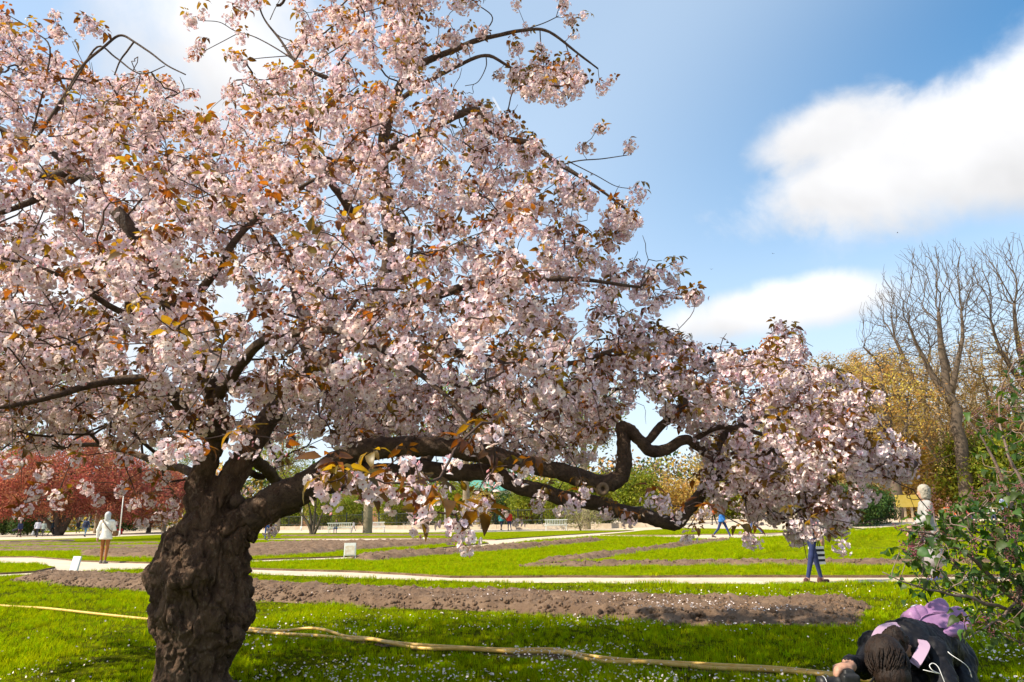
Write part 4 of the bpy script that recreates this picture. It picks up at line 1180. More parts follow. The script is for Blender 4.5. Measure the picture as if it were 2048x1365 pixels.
# main limbs: pixel x, y, distance, half width in pixels
limbs = [
    # right limb, lower of the two
    [(500, 1034, TY - .05, 33), (560, 998, TY - .06, 31), (610, 970, TY - .06, 29), (650, 945, TY - .05, 26), (700, 938, TY - .05, 22), (760, 944, TY - .02, 19), (840, 937, TY, 18), (919, 944, TY, 17.5), (985, 946, TY, 17), (1032, 968, TY, 16.5), (1092, 986, TY - .02, 16), (1150, 1000, TY - .03, 15.5), (1200, 1010, TY - .05, 15.5), (1260, 1026, TY - .05, 14.5), (1310, 1040, TY - .06, 14), (1352, 1046, TY - .05, 14), (1370, 1022, TY - .03, 13), (1403, 988, TY, 12), (1431, 956, TY, 11), (1470, 930, TY + .05, 9), (1530, 905, TY + .1, 7), (1600, 880, TY + .1, 5), (1680, 870, TY, 3.5)],
    # right limb, upper, with the sharp knees
    [(640, 950, TY - .05, 24), (690, 915, TY - .08, 24), (760, 895, TY - .12, 22), (850, 893, TY - .16, 20), (930, 902, TY - .18, 18.5), (985, 913, TY - .2, 18), (1040, 926, TY - .2, 17.5), (1100, 940, TY - .2, 17.5), (1160, 954, TY - .2, 17.5), (1203, 968, TY - .2, 19), (1240, 958, TY - .2, 17), (1251, 925, TY - .2, 15.5), (1248, 885, TY - .2, 14.5), (1244, 856, TY - .2, 13), (1262, 864, TY - .22, 12.5), (1283, 886, TY - .22, 12.5), (1301, 903, TY - .22, 12.5), (1331, 898, TY - .2, 11.5), (1365, 879, TY - .2, 11), (1391, 890, TY - .18, 9.5), (1423, 916, TY - .15, 8.5), (1470, 960, TY - .15, 6.5), (1520, 1005, TY - .15, 5), (1570, 1030, TY - .2, 3.5)],
    [(1290, 888, TY - .22, 9), (1320, 856, TY - .2, 9), (1345, 832, TY - .2, 8.5), (1368, 802, TY - .18, 8), (1362, 770, TY - .15, 7), (1390, 735, TY - .1, 5), (1450, 715, TY, 4), (1530, 700, TY, 3)],
    [(1431, 916, TY - .1, 6), (1450, 870, TY, 7), (1490, 850, TY + .05, 6.5), (1560, 838, TY + .1, 5), (1650, 830, TY + .1, 4), (1730, 800, TY, 3)],
    [(1380, 884, TY - .2, 6), (1440, 855, TY - .3, 5.5), (1520, 868, TY - .4, 4.5), (1620, 900, TY - .5, 4), (1720, 940, TY - .5, 3)],
    # left leader
    [(418, 910, TY - .07, 21), (438, 868, TY - .12, 20), (430, 800, TY - .3, 19), (395, 720, TY - .5, 20), (350, 620, TY - .7, 18), (290, 510, TY - .9, 16), (225, 410, TY - 1.0, 14), (158, 346, TY - 1.0, 12), (95, 350, TY - 1.0, 11), (40, 322, TY - 1.0, 10), (-40, 280, TY - 1.0, 8), (-200, 240, TY - .9, 5)],
    [(158, 346, TY - 1.0, 9), (90, 390, TY - 1.15, 8), (20, 420, TY - 1.2, 6), (-120, 470, TY - 1.2, 4)],
    [(225, 410, TY - 1.0, 8), (150, 335, TY - .8, 8), (60, 285, TY - .7, 6.5), (-60, 230, TY - .6, 5)],
    # middle leader
    [(494, 910, TY + .06, 23), (526, 860, TY + .1, 22), (562, 800, TY + .2, 20), (620, 735, TY + .3, 19), (690, 690, TY + .35, 18), (750, 620, TY + .4, 19), (780, 520, TY + .45, 17), (775, 410, TY + .5, 15), (765, 310, TY + .5, 13), (785, 210, TY + .5, 11), (830, 140, TY + .5, 9), (905, 102, TY + .5, 7), (956, 81, TY + .45, 6), (1044, 62, TY + .4, 4), (1099, 64, TY + .4, 3.2), (1158, 110, TY + .4, 2.6), (1196, 138, TY + .4, 2)],
    [(765, 310, TY + .5, 9), (840, 270, TY + .3, 8.5), (898, 240, TY + .2, 8.5), (951, 221, TY + .15, 8), (980, 258, TY + .12, 7.5), (1010, 278, TY + .1, 7), (1063, 287, TY + .1, 6.5), (1090, 310, TY + .1, 5.5), (1121, 331, TY + .1, 5), (1169, 360, TY + .1, 4), (1213, 389, TY + .1, 3), (1253, 419, TY + .1, 2.2)],
    [(785, 210, TY + .5, 6), (850, 165, TY + .3, 5), (910, 135, TY + .25, 4.5), (971, 110, TY + .2, 4), (1015, 132, TY + .2, 3), (1052, 157, TY + .2, 2.6), (1103, 172, TY + .2, 2.4), (1158, 168, TY + .2, 2)],
    [(780, 520, TY + .45, 12), (700, 420, TY + .1, 10), (640, 330, TY - .2, 8.5), (620, 240, TY - .3, 7), (690, 180, TY - .2, 5.5), (600, 130, TY - .3, 4), (560, 80, TY - .3, 2.8), (530, 40, TY - .3, 2.2), (515, 5, TY - .3, 1.8)],
    [(750, 620, TY + .4, 12), (840, 600, TY + .1, 11), (940, 570, TY - .2, 9), (1050, 560, TY - .3, 7), (1160, 560, TY - .3, 5), (1280, 575, TY - .2, 3)],
    [(690, 690, TY + .35, 13), (780, 690, TY + .1, 12), (880, 700, TY - .2, 10), (1000, 720, TY - .4, 8), (1120, 730, TY - .5, 6), (1230, 700, TY - .5, 4)],
    # limbs towards the camera
    [(446, 872, TY - .12, 15), (380, 845, TY - .5, 13), (330, 770, TY - .8, 11), (225, 762, TY - 1.0, 9), (130, 785, TY - 1.2, 7), (40, 810, TY - 1.4, 5), (-120, 830, TY - 1.6, 3)],
    [(430, 800, TY - .3, 14), (480, 730, TY - .9, 12), (540, 680, TY - 1.3, 10), (640, 660, TY - 1.6, 8), (760, 700, TY - 1.9, 6), (880, 780, TY - 2.1, 5), (960, 880, TY - 2.2, 3)],
    [(350, 620, TY - .7, 11), (420, 560, TY - 1.1, 9), (480, 470, TY - 1.3, 7), (560, 400, TY - 1.4, 5), (650, 350, TY - 1.5, 3.5)],
    [(395, 720, TY - .5, 10), (300, 660, TY - 1.2, 8), (200, 600, TY - 1.6, 6), (90, 540, TY - 1.9, 4), (-60, 500, TY - 2.0, 3)],
    # branches behind the fork
    [(505, 915, TY + .2, 12), (535, 945, TY + .6, 11.5), (563, 972, TY + .9, 11), (640, 985, TY + 1.4, 8), (760, 960, TY + 1.9, 6), (900, 940, TY + 2.2, 4)],
    [(410, 965, TY + .15, 12), (370, 940, TY + .7, 9), (300, 920, TY + 1.2, 7), (200, 890, TY + 1.6, 5), (80, 900, TY + 1.9, 3)],
    [(620, 735, TY + .3, 13), (600, 620, TY + 1.0, 11), (560, 500, TY + 1.5, 8), (470, 380, TY + 1.8, 6), (380, 280, TY + 1.8, 4), (300, 200, TY + 1.5, 2.5)],
    [(840, 937, TY, 11), (900, 860, TY + .6, 9), (1000, 800, TY + 1.1, 7), (1130, 780, TY + 1.4, 5), (1260, 780, TY + 1.4, 3)],
    # bare arching branches against the sky, top left
    [(40, 322, TY - 1.0, 5.5), (120, 210, TY - .9, 5), (165, 130, TY - .9, 4.5), (210, 92, TY - .9, 4.2), (240, 72, TY - .9, 4), (268, 84, TY - .9, 3.6), (300, 104, TY - .9, 3.2), (335, 132, TY - .9, 2.6), (372, 150, TY - .9, 2)],
    [(268, 84, TY - .9, 3), (255, 102, TY - .9, 3), (240, 122, TY - .9, 2.6), (228, 150, TY - .9, 2.2)],
    [(110, 230, TY - .9, 3.5), (150, 160, TY - .9, 3.2), (195, 94, TY - .9, 3), (230, 115, TY - .9, 2.8), (262, 140, TY - .9, 2.4), (290, 148, TY - .9, 2), (330, 132, TY - .9, 1.4)],
    [(60, 285, TY - .7, 3), (100, 110, TY - .8, 2.6), (70, 65, TY - .8, 2.2), (40, 45, TY - .8, 1.8), (5, 24, TY - .8, 1.4)],
    [(600, 130, TY - .3, 2.6), (555, 98, TY - .3, 2.2), (510, 75, TY - .3, 1.8), (470, 62, TY - .3, 1.6), (440, 45, TY - .3, 1.4), (405, 42, TY - .3, 1.2)],
    [(478, 66, TY - .3, 1.5), (440, 86, TY - .3, 1.3), (403, 106, TY - .3, 1.1)],
    [(580, 112, TY - .3, 1.7), (530, 116, TY - .3, 1.4), (480, 122, TY - .3, 1.1)],
    [(540, 40, TY - .3, 1.5), (550, 18, TY - .3, 1.3), (560, 0, TY - .3, 1.1)],
    # thin shoots on the right against the sky
    [(1121, 331, TY + .1, 2.4), (1160, 322, TY + .1, 2), (1205, 318, TY + .1, 1.7), (1255, 311, TY + .1, 1.3)],
    [(1140, 325, TY + .1, 1.8), (1190, 350, TY + .1, 1.5), (1230, 372, TY + .1, 1.2), (1262, 378, TY + .1, 1)],
    [(1080, 62, TY + .4, 2), (1083, 110, TY + .4, 1.6), (1090, 140, TY + .4, 1.3)],
    [(1130, 82, TY + .4, 1.8), (1140, 120, TY + .4, 1.5), (1142, 160, TY + .4, 1.1)],
    [(1044, 62, TY + .4, 2), (1085, 48, TY + .4, 1.7), (1118, 32, TY + .4, 1.4)],
    [(956, 81, TY + .45, 2.4), (985, 36, TY + .45, 2), (950, 5, TY + .45, 1.7), (925, -30, TY + .45, 1.4)],
    [(972, 110, TY + .2, 2), (972, 135, TY + .2, 1.7), (955, 165, TY + .2, 1.3), (930, 172, TY + .2, 1)],
]
mbv, mbq, off = [], [], 0
SKP, SKL = [], []
base_pt = T(418, 1030)
for li, l in enumerate(limbs):
    if l[0][3] < 6: l = [(a[0], a[1], a[2], a[3] * .72) for a in l]
    A = np.array([[*T(a[0], a[1], a[2]), max(rp(a[3], a[2]), 0.0032)] for a in l])
    A = spline(A, 7 if li < 2 else 6)
    thick = A[0, 3] > 0.02
    nzz = np.column_stack([pnoise(A[:, :3] * 3.3 + 31 * i + li * 7) for i in range(3)])
    A[:, :3] += nzz * np.minimum(A[:, 3:4] * 0.55, 0.02) * (1 if thick else 1.8) * np.clip(np.arange(len(A)) / 4, 0, 1)[:, None]
    k = 16 if thick else 7
    V_, Q_ = tube(A[:, :3], A[:, 3], k)
    if thick:
        d = fbm(V_ * 9 + li, 3); ctr = np.repeat(A[:, :3], k, 0); rad_ = np.repeat(A[:, 3], k)
        V_ = ctr + (V_ - ctr) * (1 + 0.15 * d + 0.16 * fbm(V_ * 24, 3))[:, None]
    mbv.append(V_); mbq += [tuple(int(i) + off for i in f) for f in Q_]; off += len(V_)
    st = max(1, len(A) // max(1, int(np.linalg.norm(np.diff(A[:, :3], axis=0), axis=1).sum() / 0.09)))
    for a in A[2::st]:
        if np.linalg.norm(a[:3] - base_pt) < 0.45: continue
        SKP.append(a[:3]); SKL.append(0.55 * np.linalg.norm(a[:3] - base_pt))
# broken stub and the sawn knot
for l in ([(520, 1025, TY + .02, 22), (555, 1020, TY + .05, 18), (585, 1014, TY + .06, 16), (598, 1008, TY + .06, 13)], [(500, 945, TY + .5, 7), (515, 952, TY + .6, 7), (528, 955, TY + .65, 6)], [(478, 1010, TY - .0, 16), (472, 1000, TY - .12, 12)]):
    A = spline(np.array([[*T(a[0], a[1], a[2]), rp(a[3], a[2])] for a in l]), 4)
    V_, Q_ = tube(A[:, :3], A[:, 3], 12)
    ctr = np.repeat(A[:, :3], 12, 0); V_ = ctr + (V_ - ctr) * (1 + 0.2 * fbm(V_ * 14, 3))[:, None]
    mbv.append(V_); mbq += [tuple(int(i) + off for i in f) for f in Q_]; off += len(V_)
obj('main_limbs', mesh('main_limbs', np.concatenate(mbv), mbq, M['limb'], True), cherry)
kc = T(1206, 978, TY - .2 - rp(18)); kn = MB()
th = np.linspace(0, 2 * math.pi, 15)[:-1]
ring = lambda r, dy: [(kc[0] + r * math.cos(a), kc[1] + dy, kc[2] + r * math.sin(a) * 1.05) for a in th]
prf = [(rp(13), 0.03), (rp(11.5), -0.012), (rp(8.5), -0.018), (rp(5), -0.010), (rp(3.5), 0.015)]
Vk = np.array(sum([ring(*p) for p in prf], []))
Qk = [(i * 14 + j, i * 14 + (j + 1) % 14, (i + 1) * 14 + (j + 1) % 14, (i + 1) * 14 + j) for i in range(4) for j in range(14)]
knot_m = mat('sawn_wood', (0.30, 0.20, 0.12), (0.2, 0.13, 0.08), 30, 0.9)
kn.add(Vk, Qk, 0); kn.add(Vk[-14:], [tuple(range(14))], 1)
kn.build('sawn_knot', [knot_m, M['bark']], cherry, True)

# ---- where the blossom hangs: outlines in the picture, each with a depth of its own
ctl = np.array([(100, 150, 3.9), (100, 600, 3.1), (100, 900, 2.9), (450, 650, 2.6), (620, 960, 2.4), (860, 1060, 2.4), (600, 300, 3.7), (800, 50, 4.5), (1000, 500, 3.8), (1000, 850, 3.2), (1300, 750, 4.0), (1600, 850, 4.3),
                (1100, 150, 5.0), (1250, 420, 4.6), (-300, 400, 3.4), (400, -200, 4.3), (1450, 1000, 4.4)])


def front_y(p):
    d = np.linalg.norm(p[:, None, :] - ctl[None, :, :2], axis=2) + 40
    wg = 1 / d ** 3
    return (wg * ctl[None, :, 2]).sum(1) / wg.sum(1)


main_poly = [(-420, -60), (-200, -40), (-20, 20), (60, 90), (110, 110), (190, 158), (290, 156), (360, 172), (430, 185), (490, 172), (545, 135), (580, 120), (600, 60), (640, 20), (650, -120), (600, -330), (760, -420), (900, -380), (960, -150), (905, -30), (930, 40), (945, 90), (935, 140), (955, 200), (985, 238), (1045, 258), (1065, 290),
             (1115, 325), (1185, 385), (1235, 410), (1290, 405), (1290, 432), (1240, 490), (1195, 515), (1310, 545), (1400, 578), (1400, 602), (1330, 605), (1290, 640), (1300, 690), (1300, 800), (1230, 830), (1200, 890), (1130, 920), (1050, 905), (1000, 900), (940, 915), (860, 900), (800, 900), (740, 890), (680, 890), (640, 880), (560, 850), (500, 850),
             (430, 870), (380, 880), (330, 900), (250, 870), (190, 840), (100, 850), (0, 880), (-420, 900)]
arm_poly = [(1290, 650), (1370, 692), (1450, 703), (1505, 712), (1520, 680), (1570, 664), (1610, 690), (1618, 735), (1700, 762), (1752, 780), (1760, 812), (1742, 850), (1790, 880), (1830, 902), (1822, 948), (1780, 958), (1745, 975), (1750, 1010), (1690, 1045), (1660, 1078), (1600, 1083), (1565, 1055), (1500, 1040), (1440, 1020),
            (1405, 985), (1415, 940), (1400, 880), (1350, 850), (1300, 830), (1260, 800), (1240, 720)]
tuft_poly = [(1015, 150), (1060, 120), (1110, 135), (1150, 125), (1195, 140), (1170, 180), (1140, 215), (1100, 212), (1060, 195), (1020, 180)]
# hanging bunches below the mass: sparse, bigger because nearer
fringe = [(645, 968, 2.5, 20), (670, 985, 2.45, 20), (700, 955, 2.5, 26), (720, 985, 2.5, 30), (745, 1000, 2.6, 26), (790, 940, 2.7, 30), (850, 920, 2.7, 40), (900, 930, 2.8, 30), (830, 1040, 2.45, 26), (865, 1060, 2.4, 30), (900, 1040, 2.45, 24), (935, 1070, 2.4, 26), (955, 1000, 2.9, 24), (1000, 960, 3.0, 28), (1040, 945, 3.0, 22), (990, 880, 3.0, 30),
          (880, 985, 2.7, 24), (835, 990, 2.7, 20), (560, 905, 2.9, 22), (395, 885, 2.8, 26), (350, 900, 2.9, 26), (330, 915, 3.0, 22), (480, 885, 3.0, 20), (1160, 990, 4.2, 22), (1145, 1005, 4.2, 16), (1310, 1000, 4.3, 24), (1320, 1020, 4.3, 20), (1360, 1030, 4.4, 16), (1375, 1075, 4.5, 12), (1410, 1030, 4.5, 18), (1040, 1050, 5.6, 16), (1085, 1000, 5.4, 22),
          (1120, 1010, 5.3, 20), (1060, 1010, 5.6, 22), (1020, 1030, 5.6, 18), (990, 1020, 5.8, 18), (960, 1040, 5.8, 14), (1220, 1030, 5.2, 12), (1260, 1040, 5.2, 12), (55, 1020, 4.6, 10), (120, 1000, 4.6, 12), (90, 955, 4.4, 12), (30, 930, 3.6, 16), (70, 985, 4.6, 10), (195, 1000, 5.0, 12), (180, 970, 5.2, 12), (270, 1015, 5.0, 14), (250, 985, 5.4, 12),
          (300, 990, 5.8, 14), (330, 975, 6.0, 16), (355, 1000, 6.0, 14), (310, 1030, 6.2, 12), (345, 1035, 6.3, 12), (285, 1045, 6.2, 8), (330, 955, 5.8, 16), (300, 940, 5.6, 16), (240, 920, 5.0, 16), (150, 930, 4.6, 16), (540, 1065, 5.6, 8), (520, 1000, 6.4, 16), (500, 975, 6.5, 18), (545, 925, 6.6, 18), (580, 905, 6.6, 20), (490, 1010, 6.4, 12), (1490, 1075, 4.5, 16), (1520, 1085, 4.5, 14), (1675, 1097, 4.6, 8), (1615, 1075, 4.5, 22), (1590, 1060, 4.5, 18)]
tips = [(390, 45, TY - .3, 14), (400, 30, TY - .3, 10), (390, 112, TY - .3, 14), (398, 100, TY - .3, 10), (468, 122, TY - .3, 14), (460, 108, TY - .3, 10), (480, 30, TY - .3, 14), (490, 8, TY - .3, 14), (510, 0, TY - .3, 12), (590, 15, TY - .3, 14), (600, 35, TY - .3, 10), (465, 45, TY - .3, 6), (110, 30, TY - .85, 12), (120, 60, TY - .85, 14), (115, 80, TY - .85, 10), (180, 45, TY - .9, 12), (195, 62, TY - .9, 10), (170, 58, TY - .9, 8),
        (65, 70, TY - .8, 8), (75, 60, TY - .8, 6), (5, 40, TY - .8, 12), (0, 75, TY - .8, 14), (475, 78, TY - .3, 8), (1262, 305, TY + .1, 14), (1270, 295, TY + .1, 10), (1180, 285, TY + .1, 14), (1195, 270, TY + .1, 12), (1165, 300, TY + .1, 10), (1275, 385, TY + .1, 14), (1280, 400, TY + .1, 14), (1260, 410, TY + .1, 12), (1205, 180, TY + .4, 14), (1215, 170, TY + .4, 10), (1150, 45, TY + .4, 14), (1165, 35, TY + .4, 12), (1145, 70, TY + .4, 12), (1120, 10, TY + .4, 14), (1110, 0, TY + .4, 12), (1135, 15, TY + .4, 10),
        (1030, 5, TY + .4, 12), (1050, 60, TY + .4, 6), (940, 10, TY + .4, 14), (955, 5, TY + .4, 12), (1025, 95, TY + .3, 14), (1040, 85, TY + .3, 12), (1090, 110, TY + .4, 8), (1080, 100, TY + .4, 8), (1235, 480, TY, 12), (1225, 490, TY, 10), (1010, 240, TY + .1, 14), (1030, 250, TY + .1, 14), (1045, 265, TY + .1, 10), (1050, 140, TY + .2, 14), (1365, 530, TY - .1, 12), (1555, 670, TY, 14), (1590, 680, TY, 14), (960, 60, TY + .3, 12), (975, 75, TY + .3, 14), (1000, 150, TY + .2, 6)]


def fill(poly, n, mid, thick_px=170, back=0.75, spread=0.085):
    poly = np.array(poly, float); lo, hi = poly.min(0), poly.max(0)
    out = []
    got = np.zeros((0, 3))
    tries = 0
    while len(got) < n and tries < 40:
        tries += 1
        p = np.column_stack([RNG.uniform(lo[0], hi[0], 3000), RNG.uniform(lo[1], hi[1], 3000)])
        p = p[inside(p, poly)]
        e = np.sqrt(np.clip(edge_dist(p, poly) / thick_px, 0.02, 1))
        f = front_y(p); b = mid + (mid - f) * back
        u = RNG.uniform(size=len(p)) ** 0.85
        y = np.where(u < 0.6, mid + (f - mid) * (1 - u / 0.6) * e, mid + (b - mid) * ((u - 0.6) / 0.4) * e)
        w3 = np.array([W(a[0], a[1], c) for a, c in zip(p, y)])
        # airy and dense places
        dn = fbm(w3 * 2.1 + 4.4, 3)
        k = RNG.uniform(size=len(p)) < np.clip(0.62 + 1.1 * dn, 0.06, 1)
        for q in w3[k]:
            if len(got) and np.min(((got - q) ** 2).sum(1)) < spread ** 2: continue
            got = np.vstack([got, q])
            if len(got) >= n: break
    return got


C1 = fill(main_poly, 3150, TY + .1)
C2 = fill(arm_poly, 500, TY - .05, 150, 0.9)
C3 = fill(tuft_poly, 42, TY + .3, 60, 0.5)


def fill_at(poly, n, y0, y1):
    poly = np.array(poly, float); lo, hi = poly.min(0), poly.max(0); out = []
    while len(out) < n:
        p = np.array([RNG.uniform(lo[0], hi[0]), RNG.uniform(lo[1], hi[1])])
        if inside(p[None], poly)[0]: out.append(W(p[0], p[1], RNG.uniform(y0, y1)))
    return np.array(out)


C1 = np.vstack([C1, fill_at([(480, 770), (640, 730), (900, 730), (1150, 750), (1290, 790), (1225, 850), (1180, 925), (1100, 925), (1000, 930), (900, 905), (780, 892), (700, 885), (640, 875), (560, 885), (500, 885)], 330, TY + .4, TY + 2.4),
                fill_at([(-300, 790), (0, 770), (330, 770), (430, 820), (400, 885), (320, 915), (200, 890), (60, 920), (-300, 950)], 190, TY + .2, TY + 2.2)])


def bunch(lst):
    out = []
    for (x, y, d, r) in lst:
        k = max(1, int(round((r * pxm(d) / 0.075) ** 2 * 1.0)))
        for _ in range(k):
            a, b = RNG.normal(size=2) * r * 0.42
            out.append(W(x + a, y + b, d + RNG.normal() * 0.05))
    return np.array(out)


C4 = bunch(fringe); C5 = bunch(tips)
clus = np.vstack([C1, C2, C3, C4, C5])
SKP, SKL = np.array(SKP), np.array(SKL)
# extra wood without blossom, for the tangle of bare twigs
ex = clus[RNG.integers(0, len(C1) + len(C2), 2000)] + RNG.normal(size=(2000, 3)) * 0.17
A, par = branch_net(SKP, SKL, np.vstack([clus + np.array([0, 0, 0.05]), ex]), 0.22)
V, Q, wgt = net_tubes(A, par, len(SKP), 0.003, 0.42, 0.03, 3, 0.007)
tag(obj('twigs', mesh('twigs', V, Q, M['twig'], True), cherry), kind='stuff')


# ---- blossom: five petals, an eye and a stalk
def flower(r, open_=1.0, tint=(1, 1, 1)):
    V_, F_, MI = [], [], []
    n_ = len(V_)
    for i in range(5):
        a = i * 2 * math.pi / 5 + r.normal() * 0.06
        ca, sa = math.cos(a), math.sin(a)
        L = 0.0215 * r.uniform(0.92, 1.08); wd = 0.0112
        lift = 0.45 * open_ + r.normal() * 0.1
        pts = [(0.002, -0.0015, 0.0), (0.002, 0.0015, 0.0), (L * 0.55, -wd, L * 0.55 * lift), (L * 0.6, 0, L * 0.45 * lift - 0.002), (L * 0.55, wd, L * 0.55 * lift), (L * 0.98, -wd * 0.55, L * lift * 0.8), (L * 0.9, 0, L * lift * 0.72), (L * 0.98, wd * 0.55, L * lift * 0.8)]
        k = len(V_)
        V_ += [(x * ca - y * sa, x * sa + y * ca, z) for x, y, z in pts]
        F_ += [(k, k + 3, k + 1), (k, k + 2, k + 3), (k + 1, k + 3, k + 4), (k + 2, k + 5, k + 6, k + 3), (k + 3, k + 6, k + 7, k + 4)]
        MI += [0] * 5
    k = len(V_)
    V_ += [(0.0042 * math.cos(i * 1.2566 + .6), 0.0042 * math.sin(i * 1.2566 + .6), 0.0022) for i in range(5)] + [(0, 0, 0.0035)]
    F_ += [(k + i, k + (i + 1) % 5, k + 5) for i in range(5)]; MI += [1] * 5
    return np.array(V_), F_, MI


def cluster_mesh(seed, n, R):
    r = np.random.default_rng(seed)
    V_, F_, MI, TN, off_ = [], [], [], [], 0
    dirs = []
    ani = np.array([r.uniform(.85, 1.45), r.uniform(.7, 1.15), r.uniform(.7, 1.1)])
    for i in range(n):
        for _ in range(30):
            d = r.normal(size=3); d[2] = d[2] * 0.8 - 0.25; d /= np.linalg.norm(d)
            if all(np.dot(d, e) < 0.86 for e in dirs): break
        dirs.append(d)
        rad = R * r.uniform(0.5, 1.22)
        c = d * rad * ani
        ax = Vector(d * 1.0 + r.normal(size=3) * 0.28 + np.array([0, 0, -0.12])).normalized()
        rot = np.array((ax.to_track_quat('Z', 'Y').to_matrix() @ Matrix.Rotation(r.uniform(0, 6.28), 3, 'Z')))
        v, f, mi = flower(r, r.uniform(0.55, 1.5) if r.uniform() > 0.15 else 2.2)
        s_ = r.uniform(0.86, 1.12)
        v = (v * s_) @ rot.T + c
        V_.append(v); F_ += [tuple(k + off_ for k in q) for q in f]; MI += mi
        t = np.array([1, 1, 1.0]) * r.uniform(0.93, 1.03) * np.array([1, r.uniform(0.9, 1.02), r.uniform(0.92, 1.04)])
        TN += [t] * len(v); off_ += len(v)
        # stalk
        b = c - np.array(ax) * 0.001
        s0 = np.array([0, 0, R * 0.35])
        u = np.cross(b - s0, [0.3, 0.5, 0.8]); u = u / np.linalg.norm(u) * 0.0011
        vv = np.array([s0 - u, s0 + u, b + u, b - u])
        V_.append(vv); F_.append(tuple(off_ + k for k in range(4))); MI.append(2); TN += [(1, 1, 1)] * 4; off_ += 4
    for i in range(3):                       # pink buds
        d = r.normal(size=3); d /= np.linalg.norm(d); c = d * R * 0.95; s_ = 0.006
        vv = np.array([c + np.array(o) * s_ for o in ((1, 0, 0), (-1, 0, 0), (0, 1, 0), (0, -1, 0), (0, 0, 1.8), (0, 0, -1.8))])
        V_.append(vv); F_ += [tuple(off_ + k for k in q) for q in ((0, 2, 4), (2, 1, 4), (1, 3, 4), (3, 0, 4), (2, 0, 5), (1, 2, 5), (3, 1, 5), (0, 3, 5))]
        MI += [0] * 8; TN += [(0.85, 0.5, 0.55)] * 6; off_ += 6
    me = mesh('blossom_cluster', np.concatenate(V_), F_, [M['petal'], M['eye'], M['stalk']], False, MI)
    at = me.color_attributes.new('tint', 'FLOAT_COLOR', 'POINT')
    at.data.foreach_set('color', np.column_stack([np.array(TN), np.ones(len(TN))]).astype(np.float32).ravel())
    return me


CM = [cluster_mesh(100 + i, n_, R_) for i, (n_, R_) in enumerate([(22, .062), (26, .07), (16, .055), (30, .074), (11, .05), (20, .066), (13, .062)])]


def leaf_mesh(seed, n=5, L0=0.085):
    r = np.random.default_rng(seed); V_, F_ = [], []
    for i in range(n):
        a = i * 2.4 + r.uniform(-0.5, 0.5); L = L0 * r.uniform(0.55, 1.15); wd = L * 0.21
        dr = r.uniform(0.1, 1.3)
        k = len(V_)
        rows = []
        for t, ww in ((0.0, 0.02), (0.16, 0.04), (0.4, 1.0), (0.65, 0.85), (0.85, 0.42), (1.0, 0.02)):
            x = L * (0.15 + t) * math.cos(dr * (t - 0.2)); z = -L * t * math.sin(dr * t) * 0.9 + 0.012
            fold = 0.35 * wd * ww
            rows.append([(x, -wd * ww, z + fold), (x, 0, z), (x, wd * ww, z + fold)])
        ca, sa = math.cos(a), math.sin(a)
        for row in rows: V_ += [(x * ca - y * sa, x * sa + y * ca, z) for x, y, z in row]
        for j in range(5):
            b = k + j * 3
            F_ += [(b, b + 1, b + 4, b + 3), (b + 1, b + 2, b + 5, b + 4)]
    return mesh('leaf_tuft', V_, F_, M['bronze'], True)


LM = [leaf_mesh(200 + i, 5 + i % 3) for i in range(5)]
n = len(clus)
crot = np.column_stack([RNG.normal(0, 0.45, n), RNG.normal(0, 0.45, n), RNG.uniform(0, 6.28, n)])
csc = RNG.uniform(0.8, 1.12, n) * np.where(np.arange(n) >= n - len(C5), 0.85, np.where(np.arange(n) >= n - len(C5) - len(C4), 0.78, 1.0))
cvar = RNG.integers(0, len(CM), n)
toC = np.linalg.norm(clus - CAM, axis=1)
size = csc / toC
# what the picture shows largest and unhidden first
d_ = (clus - CAM); dep = d_ @ FW
ppx = 1024 + F * (d_ @ RT) / dep; ppy = 682.5 - F * (d_ @ UP) / dep
infr = (ppx > 0) & (ppx < 2048) & (ppy > 0) & (ppy < 1365)
order = np.argsort(-(size * np.where(infr, 1, 0.0)))
big_c = set(order[:300].tolist())
for i in order[:300]:
    o = bpy.data.objects.new('blossom_cluster', CM[cvar[i]]); COL.objects.link(o)
    o.location = clus[i]; o.rotation_euler = crot[i]; o.scale = (csc[i],) * 3
    adopt(o, cherry)
rest = np.array([i for i in range(n) if i not in big_c])
cp = [proto('blossom_pattern', me) for me in CM]
scatter('blossom', clus[rest], crot[rest], csc[rest], cvar[rest], cp, cherry)
# leaves
has = RNG.uniform(size=n) < np.where(np.arange(n) >= n - len(C5), 1.0, 0.95)
li = np.concatenate([np.where(has)[0], np.where(RNG.uniform(size=n) < .4)[0]])
lp = clus[li] + np.column_stack([RNG.normal(0, 0.02, len(li)), RNG.normal(0, 0.02, len(li)), RNG.uniform(0.015, 0.06, len(li))])
out = RNG.normal(size=(len(li), 3)); out /= np.linalg.norm(out, axis=1, keepdims=True)
out[:, 2] = out[:, 2] * .7 + .25
lp = lp + out * 0.06
lrot = np.column_stack([RNG.normal(0, 0.5, len(li)), RNG.normal(0, 0.5, len(li)), RNG.uniform(0, 6.28, len(li))])
lsc = RNG.uniform(0.7, 1.25, len(li)); lv = RNG.integers(0, 5, len(li))
lo_ = np.argsort(-lsc / toC[li] * np.where(infr[li], 1, 0))
for j in lo_[:300]:
    o = bpy.data.objects.new('leaf_tuft', LM[lv[j]]); COL.objects.link(o)
    o.location = lp[j]; o.rotation_euler = lrot[j]; o.scale = (lsc[j],) * 3
    adopt(o, cherry)
r2 = lo_[300:]
scatter('bronze_leaves', lp[r2], lrot[r2], lsc[r2], lv[r2], [proto('leaf_pattern', me) for me in LM], cherry)
